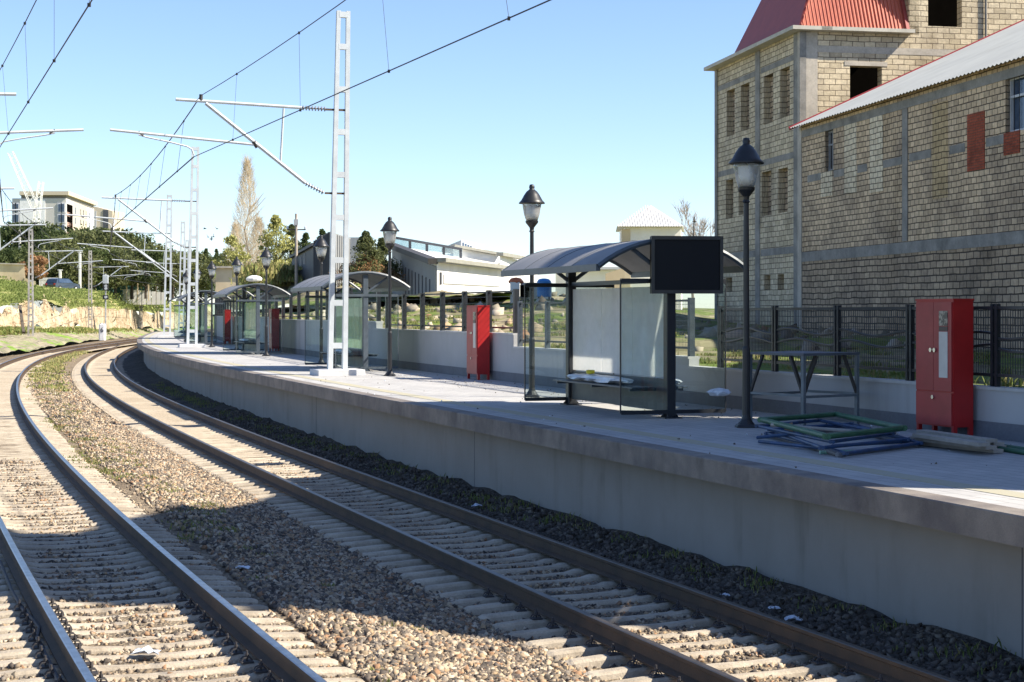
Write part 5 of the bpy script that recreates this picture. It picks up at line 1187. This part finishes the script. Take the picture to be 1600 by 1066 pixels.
# tower house with hip roof
th = empty('tower_house', at(1017, 88, 3), 0, 'pale square tower house with a white hipped corrugated roof behind the near shelter', 'building'); tv = th.location
q = [Vector(at(px, Y).xy) - Vector(tv.xy) for px, Y in ((977, 84), (1064, 84), (1066, 89), (968, 88))]; ze = zy(355, 84) - 3
b = MB(); prism(b, q, -3, ze); b.build('wall', cream, th)
b = MB(); qe = [Vector(at(px, Y).xy) - Vector(tv.xy) for px, Y in ((964, 83.6), (1068, 83.6), (1070, 89.5), (962, 89.5))]; ap = Vector((*(Vector(at(1017, 86).xy) - Vector(tv.xy)), zy(321, 86) - 3))
b.add([(p.x, p.y, ze + .02) for p in qe] + [tuple(ap)], [(0, 1, 4), (1, 2, 4), (2, 3, 4), (3, 0, 4), (3, 2, 1, 0)])
for i in range(26):
    f = (i + .5) / 26; p0 = Vector((qe[0].x * (1 - f) + qe[1].x * f, qe[0].y - .01, ze + .05)); k = 1 - abs(2 * f - 1); p1 = Vector((p0.x, p0.y + (ap.y - p0.y) * k, ze + .05 + (ap.z - ze) * k)); b.bar(p0, p1, .03, .008)
b.build('roof', M('white_sheet_roof', (.70, .69, .66), (.6, .59, .56), .7), th)
b = MB(); b.box(q[0].x - .18, q[0].x + .25, q[0].y - .03, q[0].y + .3, -3, ze - .1); b.build('quoin', beige, th)
b = MB(); b.tube([(1.75, q[0].y - .2, ze - .9), (1.8, q[0].y - .25, ze + .5)], .03, 5); b.lathe([(.02, ze + .2), (.10, ze + .26), (.11, ze + .28)], 10, (1.8, q[0].y - .3)); b.build('antenna', clipm, th)
lw = empty('stone_wing', at(960, 82, 3), 0, 'ragged low stone wall at the left foot of the tower house', 'wall'); lv = Vector(lw.location.xy)
b = MB(); prism(b, [Vector(at(px, Y).xy) - lv for px, Y in ((946, 79), (976, 79), (976, 82), (946, 82))], -3, [zy(428, 79) - 3, zy(418, 79) - 3, zy(418, 82) - 3, zy(428, 82) - 3]); b.build('wall', beige, lw)
hw = empty('white_house', at(905, 150, 3), 0, 'low white house wall seen under the near shelter roof', 'building'); hvv = Vector(hw.location.xy)
b = MB(); prism(b, [Vector(at(px, Y).xy) - hvv for px, Y in ((868, 110), (962, 110), (962, 116), (868, 116))], -3, [zy(422, 110) - 3] * 4); b.build('wall', pale_p, hw)
b = MB(); prism(b, [Vector(at(px, Y).xy) - hvv for px, Y in ((862, 109), (968, 109), (968, 117), (862, 117))], zy(422, 110) - 2.99, [zy(418, 110) - 3] * 4); b.build('roof', greywin, hw)
gh = empty('garden_shed', at(803, 72, 3), 0, 'small white and brown shack with an orange cover left of the near shelter roof', 'shed'); gv = Vector(gh.location.xy)
b = MB(); prism(b, [Vector(at(px, Y).xy) - gv for px, Y in ((797, 70), (812, 70), (812, 73), (797, 73))], -2, [zy(441, 70) - 3] * 4); b.build('wall', pale_p, gh)
b = MB(); prism(b, [Vector(at(px, Y).xy) - gv for px, Y in ((813, 70.5), (862, 70.5), (862, 73), (813, 73))], -2, [zy(441, 70) - 3] * 4); b.build('wall', cream, gh)
b = MB(); a = pt(806, 441, 70.3) - gh.location; b.lathe([(.3, a.z - .05), (.34, a.z + .02), (.22, a.z + .16), (.05, a.z + .2)], 9, (a.x, a.y)); b.build('cover', M('orange_cover', (.5, .14, .05), None, .7), gh)
b = MB(); a = pt(822, 455, 69.9) - gh.location; b.box(a.x - .25, a.x + .25, a.y - .05, a.y + .3, a.z - .25, a.z + .25); b.build('doorway', darkin, gh)  # near-black box stands for the shade inside the doorway
for px, Y, lb in ((850, 66, 'larger blue round water tank behind the fence, seen through the near shelter glass'), (833, 72, 'smaller blue water tank behind the fence, left of the larger one')):
    c = at(px, Y); z0_ = zy(464, Y); b = MB(); kk = 1 if px > 840 else .55; hh = .72 * kk; kk *= .65; b.lathe([(r_ * kk, z0_ + z_ * hh) for r_, z_ in ((.40, 0), (.42, .04), (.42, .45), (.44, .47), (.42, .5), (.42, .85), (.3, .96), (.1, 1))], 16, (0, 0)); o = b.build('water_tank', bluetank, smooth=False); o.location = (c.x, c.y, 0); tag(o, lb, 'water tank', 'blue water tanks')
    b = MB(); 
    for sx in (-.2, .2):
        for sy in (-.2, .2): b.bar((sx, sy, yardz(spos(Y), 9) - .4), (sx, sy, z0_), .05, .05)
    b.build('tank_stand', clipm, o)
# apartment blocks far away
Ya = 430
ab = empty('apartment_block', at(62, Ya, 5), 0, 'large grey and white apartment block with rows of windows, upper left', 'building'); av = ab.location
def AP(px, Y): v = at(px, Y); return Vector((v.x - av.x, v.y - av.y))
c0_, c1_, c2_, c3_ = AP(19, Ya), AP(103, Ya), AP(147, Ya + 42), AP(70, Ya + 55); zt_ = zy(310, Ya) - 5
b = MB(); prism(b, [c0_, c1_, c2_, c3_], -6, zt_); b.build('wall', M('apt_grey', (.55, .53, .49), (.50, .48, .45), .85, .05), ab)
wallpatch(c0_, (c1_ - c0_).normalized(), Vector((0, -1)), 2.0, 8.4, -5, zt_ - .3, .15, M('apt_white', (.80, .80, .80), None, .8), 'white_panel', ab)
b = MB(); prism(b, [AP(30, Ya - .5), AP(107, Ya - .5), AP(152, Ya + 42), AP(75, Ya + 56)], zt_ + .8, zy(299, Ya) - 5); b.build('roof_slab', M('apt_cream', (.58, .50, .38), (.5, .43, .32), .8, .1), ab)
b = MB(); prism(b, [AP(33, Ya + 1), AP(104, Ya + 1), AP(146, Ya + 40), AP(76, Ya + 52)], zt_ - .1, zt_ + .82); b.build('attic', M('attic_grey', (.30, .27, .23), None, .8), ab)
d_ = (c1_ - c0_).normalized(); W_ = (c1_ - c0_).length; m1 = AP(91, Ya) - c0_
def awin(o2, d2, n2, u0, u1, za, zb_):
    wallpatch(o2, d2, n2, u0 - .25, u1 + .25, za - .25, zb_ + .25, .2, M('apt_frame', (.62, .62, .66), None, .6), 'window_frame', ab)
    g = wallpatch(o2, d2, n2, u0, u1, za, zb_, .26, glassblue, 'window', ab)
FL = [(319, 331), (336, 347), (352, 363), (368, 376)]
d2_ = (c2_ - c1_).normalized(); n2_ = Vector((d2_.y, -d2_.x)); n2_ = n2_ if n2_.y < 0 else -n2_; W2 = (c2_ - c1_).length
for (ya, yb) in FL:
    z1_, z0_ = zy(ya, Ya) - 5, zy(yb, Ya) - 5
    for f0, f1 in ((.865, .905), (.925, .97)): awin(c0_, d_, Vector((0, -1)), W_ * f0, W_ * f1, z0_, z1_)
    for f0, f1 in ((.015, .06), (.075, .12)): awin(c0_, d_, Vector((0, -1)), W_ * f0, W_ * f1, z0_, z1_)
    for f in (.30, .48, .58, .68, .80): wallpatch(c1_, d2_, n2_, W2 * f, W2 * (f + .035), z0_ + .2, z1_, .15, glassblue, 'window', ab)
    wallpatch(c1_, d2_, n2_, W2 * .03, W2 * .22, z0_ - 1.0, z1_ + .2, .1, darkin, 'balcony_shade', ab)  # near-black panel paints the balcony's shade onto the wall
    wallpatch(c1_, d2_, n2_, W2 * .02, W2 * .23, z0_ - 1.0, z0_ + .1, .6, M('balcony_pink', (.62, .40, .32), None, .7), 'balcony', ab)
wallpatch(c1_, d2_, n2_, W2 * .24, W2 * .72, -5, zt_ - .3, .08, M('apt_cream', (.58, .5, .38), None), 'cream_panel', ab)
wallpatch(c1_, d2_, n2_, W2 * .74, W2 * .985, -5, zt_ - .3, .1, M('apt_white', (.8, .8, .8), None), 'white_panel', ab)
a2 = empty('apartment_block', at(165, 520, 5), 0, 'second paler apartment block, smaller, right of the large one', 'building'); av = a2.location
q = [AP(145, 520), AP(176, 520), AP(194, 548), AP(160, 560)]
b = MB(); prism(b, q, -6, [zy(322, 520) - 5, zy(330, 520) - 5, zy(333, 548) - 5, zy(325, 560) - 5]); b.build('wall', M('apt_cream', (.58, .5, .38), None), a2)
wallpatch(q[0], (q[1] - q[0]).normalized(), Vector((0, -1)), 3.2, 4.8, -5, zy(328, 520) - 5, .2, dark_clad, 'window_column', a2)
wallpatch(q[0], (q[1] - q[0]).normalized(), Vector((0, -1)), 0.2, 1.2, -5, zy(330, 520) - 5, .2, greywin, 'window_column', a2)
wallpatch(q[1], (q[2] - q[1]).normalized(), Vector(((q[2] - q[1]).y, -(q[2] - q[1]).x)).normalized(), .3, 2.5, -5, zy(345, 530) - 5, .2, M('apt_white', (.8, .8, .8), None), 'white_panel', a2)
# tower cranes
def lattice(b, a, c, w, n, r):
    a = Vector(a); c = Vector(c); d = (c - a).normalized(); u = d.cross(Vector((0, 1, 0))).normalized() * w; v = Vector((0, w, 0))
    for (p, q_) in ((-u - v, 0), (u - v, 0), (u + v, 0), (-u + v, 0)): b.bar(a + p, c + p * .7, r, r)
    for i in range(n):
        t0, t1 = i / n, (i + 1) / n; s = 1 if i % 2 else -1; b.bar(a.lerp(c, t0) - u * s, a.lerp(c, t1) + u * s, r, r)
cr = empty('crane', at(52, 300, 5), 0, 'white lattice crane with a slanting jib in front of the apartment block', 'crane'); b = MB(); lattice(b, pt(50, 395, 300) - cr.location, pt(64, 284, 300) - cr.location, .55, 16, .14); b.build('mast', pale_p, cr)
b = MB(); lattice(b, pt(55, 325, 299) - cr.location, pt(16, 238, 299) - cr.location, .6, 16, .12); b.build('jib', pale_p, cr)

# ------------------------------------------------------------------ things on the left bank
def bl(px, py, Y): return pt(px, py, Y)
pr = empty('stone_parapet', bl(10, 440, 185), 0, 'beige stone parapet wall above the grass at the left edge', 'wall'); pv = pr.location
b = MB(); a = bl(-40, 440, 186); c = bl(41, 440, 186); b.hexa([tuple(v - pv) for v in (bl(-40, 446, 186), bl(41, 450, 186), bl(41, 450, 188), bl(-40, 446, 188), bl(-40, 412, 186), bl(38, 414, 186), bl(38, 414, 188), bl(-40, 412, 188))]); b.build('wall', beige, pr)
b = MB(); b.hexa([tuple(v - pv) for v in (bl(-40, 412, 185.8), bl(40, 414, 185.8), bl(40, 414, 188.2), bl(-40, 412, 188.2), bl(-40, 410, 185.8), bl(40, 412, 185.8), bl(40, 412, 188.2), bl(-40, 410, 188.2))]); b.build('coping', conc_sun, pr)
b = MB(); a = bl(40, 434, 196); d = bl(56, 470, 190); b.hexa([tuple(v - pv) for v in (bl(38, 470, 184), bl(56, 470, 184), bl(56, 470, 188), bl(38, 470, 188), bl(38, 434, 184), bl(56, 440, 184), bl(56, 440, 188), bl(38, 434, 188))]); b.build('buttress', beige, pr)
bush = make_tree('russet_bush', round_crown(1.9, 2.6, .4), 2, .1, 2600, .16, leafR, 77, 30); bush.location = bl(52, 438, 205); tag(bush, 'russet brown leafless bush above the stone parapet', 'bush')
# parked car (rear three quarter, small)
car = empty('parked_car', bl(98, 455, 203), math.radians(62), 'dark blue estate car parked on the bank above the cutting', 'car')
prof = [(-2.1, .35), (-2.15, .75), (-2.0, .95), (-1.75, 1.42), (-1.3, 1.52), (.3, 1.5), (1.0, 1.0), (1.95, .85), (2.12, .6), (2.1, .3)]
b = MB(); vs = []
for (y, k) in ((-.82, .0), (-.86, 0), (.86, 0), (.82, 0)):
    for (x, z) in prof: vs.append((x, y * (1 - .14 * max(0, z - .95) / .55), z))
n_ = len(prof); fs = [tuple(range(n_ - 1, -1, -1)), tuple(3 * n_ + j for j in range(n_))] + [(i * n_ + j, i * n_ + (j + 1) % n_, (i + 1) * n_ + (j + 1) % n_, (i + 1) * n_ + j) for i in range(3) for j in range(n_)]
b.add(vs, fs); b.build('body', carp, car)
b = MB(); b.hexa([(-2.02, -.6, .98), (-2.02, .6, .98), (-1.98, .6, .98), (-1.98, -.6, .98), (-1.84, -.55, 1.38), (-1.84, .55, 1.38), (-1.80, .55, 1.38), (-1.80, -.55, 1.38)]); b.build('rear_window', glassblue, car)
for sy in (-1, 1):
    b = MB(); b.hexa([(-1.6, sy * .845 - .01, .98), (.7, sy * .845 - .01, .98), (.7, sy * .845 + .01, .98), (-1.6, sy * .845 + .01, .98), (-1.45, sy * .77 - .01, 1.4), (.25, sy * .77 - .01, 1.4), (.25, sy * .77 + .02, 1.4), (-1.45, sy * .77 + .02, 1.4)]); b.build('side_window', glassblue, car)
    b = MB(); b.box(-2.17, -2.10, sy * .65 - .12, sy * .65 + .12, .7, .92); b.build('tail_light', redp, car)
    for x in (-1.35, 1.35): b = MB(); b.tube([(x, sy * .72, .32), (x, sy * .88, .32)], .32, 14); wh = b.build('wheel', blackp, car); b = MB(); b.tube([(x, sy * .881, .32), (x, sy * .89, .32)], .18, 10); b.build('rim', galv, wh)
# fences on the bank
fe = empty('picket_fence', bl(75, 452, 212), 0, 'pale plank fence left of the parked car', 'fence'); fv = fe.location; b = MB()
for i in range(14): px = 62 + i * 2.1; b.bar(bl(px, 452, 212) - fv, bl(px, 434, 212) - fv, .12, .04)
b.build('picket', pale_p, fe); b = MB(); b.bar(bl(62, 437, 212) - fv, bl(90, 437, 212) - fv, .08, .05); b.build('rail', pale_p, fe)
gf = empty('green_fence', bl(150, 455, 225), 0, 'dark green mesh sheet fence along the road beyond the cutting', 'fence'); fv = gf.location
b = MB(); b.hexa([tuple(v - fv) for v in (bl(94, 458, 226), bl(232, 470, 236), bl(232, 470, 236.1), bl(94, 458, 226.1), bl(94, 431, 226), bl(232, 444, 236), bl(232, 444, 236.1), bl(94, 431, 226.1))]); b.build('sheet', M('green_mesh', (.02, .07, .06), (.03, .1, .08), .8, .3), gf)
for i in range(9): b = MB(); px = 96 + i * 17; b.bar(bl(px, 462 + i, 225.5) - fv, bl(px, 432 + i * 1.5, 225.5) - fv, .14, .14); b.build('post', beige, gf)
cw_ = empty('concrete_wall', bl(215, 462, 230), 0, 'low pale concrete panel wall at the right end of the green slope', 'wall'); fv = cw_.location
for i in range(9):
    p0, p1 = 192 + i * 7.5, 198.5 + i * 7.5; b = MB(); b.hexa([tuple(v - fv) for v in (bl(p0, 476, 232), bl(p1, 476, 232), bl(p1, 476, 232.2), bl(p0, 476, 232.2), bl(p0, 452 + i * .6, 232), bl(p1, 452 + i * .6, 232), bl(p1, 452 + i * .6, 232.2), bl(p0, 452 + i * .6, 232.2))]); b.build('panel', pale_p, cw_)
for px, yb, yt, Y, lb in ((125, 458, 394, 215, 'slim white concrete post left of the grey lattice mast above the car'), (128.5, 456, 387, 222, 'taller pale post directly beside the slim white post'), (190, 470, 420, 235, 'white post in front of the dark trees, right of the signal'), (31, 440, 352, 240, 'thin pale pole above the stone parapet'), (94, 452, 422, 208, 'short white post behind the parked car')):
    c = bl(px, yb, Y); b = MB(); b.bar((0, 0, -.5), (0, 0, zy(yt, Y) - c.z), .26, .26); b.bar((-.3, 0, zy(yt, Y) - c.z), (.3, 0, zy(yt, Y) - c.z), .1, .1); o = b.build('concrete_post', pale_p); o.location = c; tag(o, lb, 'post', 'pale posts on the far bank')
# signal and marker
sg = empty('railway_signal', bl(165, 521, 150), 0, 'railway colour light signal on a thin mast beside the far bend of the track', 'signal'); v = sg.location
b = MB(); b.tube([(0, 0, -.3), (0, 0, zy(428, 150) - v.z)], .07, 8); b.build('pole', galv, sg)
for yt, yb, mt in ((430, 443, white_p), (444, 454, blackp), (461, 468, blackp)):
    b = MB(); b.cbox(-.22, .28, -.22, -.07, zy(yb, 150) - v.z, zy(yt, 150) - v.z, .03, ); h_ = b.build('signal_head', mt, sg)
for yy in (447, 451, 464.5): b = MB(); b.tube([(.08, -.33, zy(yy, 150) - v.z), (.08, -.225, zy(yy, 150) - v.z)], .12, 12); b.build('lens_hood', white_p, sg)
b = MB(); b.lathe([(.9, -.6), (.9, .05), (.8, .1)], 8); 
mk = empty('marker_post', bl(160, 528, 134), 0, 'white concrete marker block with the black figure 6 beside the distant rails', 'marker'); v = mk.location
b = MB(); b.cbox(-.28, .28, -.15, .15, -.2, 1.15, .12); b.build('block', M('marker_white', (.78, .78, .78), (.68, .68, .68), .8), mk)
tc = bpy.data.curves.new('figure', 'FONT'); tc.body = '6'; tc.size = .55; tc.align_x = 'CENTER'; tc.extrude = .01; to = bpy.data.objects.new('figure', tc); col.objects.link(to)
bpy.context.view_layer.update(); me = bpy.data.meshes.new_from_object(to.evaluated_get(bpy.context.evaluated_depsgraph_get())); bpy.data.objects.remove(to)
fo_ = bpy.data.objects.new('figure', me); me.materials.clear(); me.materials.append(blackp); col.objects.link(fo_); fo_.parent = mk; fo_.location = (0, -.162, .45); fo_.rotation_euler = (math.radians(90), 0, 0)
# timber prop and fallen cable by the lattice mast
b = MB(); b.bar(bl(37, 520, 138), bl(31, 478, 141), .22, .2); tag(b.build('leaning_post', bark), 'dark broken post leaning against the rock beside the grey lattice mast', 'post')
# retaining wall and hill at the platform end
rwl = empty('retaining_wall', bl(370, 452, 150), 0, 'sandy stone retaining wall below the bare poplar', 'wall'); fv = rwl.location
b = MB(); b.hexa([tuple(v - fv) for v in (bl(336, 470, 150), bl(400, 470, 150), bl(400, 470, 152), bl(336, 470, 152), bl(338, 419, 150), bl(397, 419, 150), bl(397, 419, 152), bl(338, 419, 152))]); b.build('wall', beige, rwl)
b = MB(); b.hexa([tuple(v - fv) for v in (bl(336, 419, 149.7), bl(398, 419, 149.7), bl(398, 419, 152.2), bl(336, 419, 152.2), bl(336, 416, 149.7), bl(398, 416, 149.7), bl(398, 416, 152.2), bl(336, 416, 152.2))]); b.build('coping', conc_sun, rwl)
gridmesh('hill', yardsoil, [[(336, 120, 478), (380, 110, 478), (430, 100, 476), (480, 92, 474), (540, 88, 474), (600, 84, 472), (680, 76, 470), (800, 68, 464)], [(336, 160, 452), (380, 150, 446), (430, 130, 446), (480, 112, 448), (540, 104, 450), (600, 96, 460), (680, 90, 464), (800, 84, 462)],
                            [(330, 168, 430), (390, 166, 416), (430, 150, 420), (480, 130, 424), (540, 115, 438), (600, 104, 452), (680, 100, 462), (800, 98, 460)], [(330, 260, 428), (390, 260, 418), (430, 240, 422), (480, 220, 426), (540, 200, 440), (600, 180, 450), (680, 170, 458), (800, 160, 458)]], jit=.5, sc=.2)
vv = [pt(random.uniform(395, 470), random.uniform(422, 448), 140 - random.random() * 20) for _ in range(90)]
tufts('hill_scrub', np.array([tuple(v) for v in vv]), rng.uniform(.3, .8, 90), 80, [leafG2, leafG], 'yellowish scrub on the rubble hill beside the dark shed', .6, .05)
# utility pole
up = empty('utility_pole', bl(463, 458, 118), 0, 'wooden power pole with a crossarm left of the dark shed', 'utility pole'); v = up.location; ztp = zy(334, 118) - v.z
b = MB(); b.tube([(0, 0, -1), (0, 0, ztp)], .12, 8, r2=.09); b.build('pole', twig, up)
b = MB(); b.bar((-.65, 0, zy(359, 118) - v.z), (.65, 0, zy(359, 118) - v.z), .08, .08); b.build('crossarm', bark, up)
for x in (-.62, .62, 0): b = MB(); z_ = (zy(359, 118) if x else zy(340, 118)) - v.z; b.lathe([(.03, z_), (.08, z_ + .05), (.08, z_ + .2), (.03, z_ + .25)], 7, (x, 0)); b.build('insulator', white_p, up)
b = MB(); b.box(-.16, .16, -.2, -.08, zy(352, 118) - v.z, zy(343, 118) - v.z); b.build('junction_box', greywin, up)
# dish over third shelter, birds
b = MB(); b.lathe([(.5, 0), (.75, .12), (.8, .35), (.55, .6), (.2, .7)], 12); o = b.build('white_tarpaulin', pale_p); o.location = bl(397, 440, 78); o.scale = (.48, .4, .4); tag(o, 'white covered object showing above the third shelter roof', 'cover')
for k, (px, py) in enumerate([(320, 358), (339, 358), (325, 371), (330, 374), (334, 370)]):
    b = MB(); b.tube([(-.16, 0, 0), (-.05, 0, .03), (.08, 0, .03), (.16, 0, .06)], [.02, .05, .045, .02], 6); b.add([(-.03, .02, .04), (.05, .02, .04), (0, .26, .14), (-.08, .24, .12)], [(0, 1, 2, 3)]); b.add([(-.03, -.02, .04), (.05, -.02, .04), (0, -.26, .14), (-.08, -.24, .12)], [(3, 2, 1, 0)])
    o = b.build('bird', birdm); o.scale = (.55,) * 3; o.location = bl(px, py, 90); o.rotation_euler = (.3 * k, 0, k * 1.1); tag(o, 'small dark bird in the sky left of the poplar, ' + ['upper left one', 'upper right one', 'lower left one', 'lowest one', 'lower right one'][k], 'bird', 'birds in the sky')
# loose cable on the left track ballast
pts = [(0, 880), (18, 925), (35, 955), (52, 972), (62, 985), (58, 1000), (70, 1025), (88, 1060), (94, 1080)]
b = MB(); b.tube([at(px, F * (EYE + .02) / (py - HZ), .0) for px, py in pts], .018, 6); tag(b.build('loose_cable', clipm), 'dark cable lying on the ballast left of the leftmost rail', 'cable')
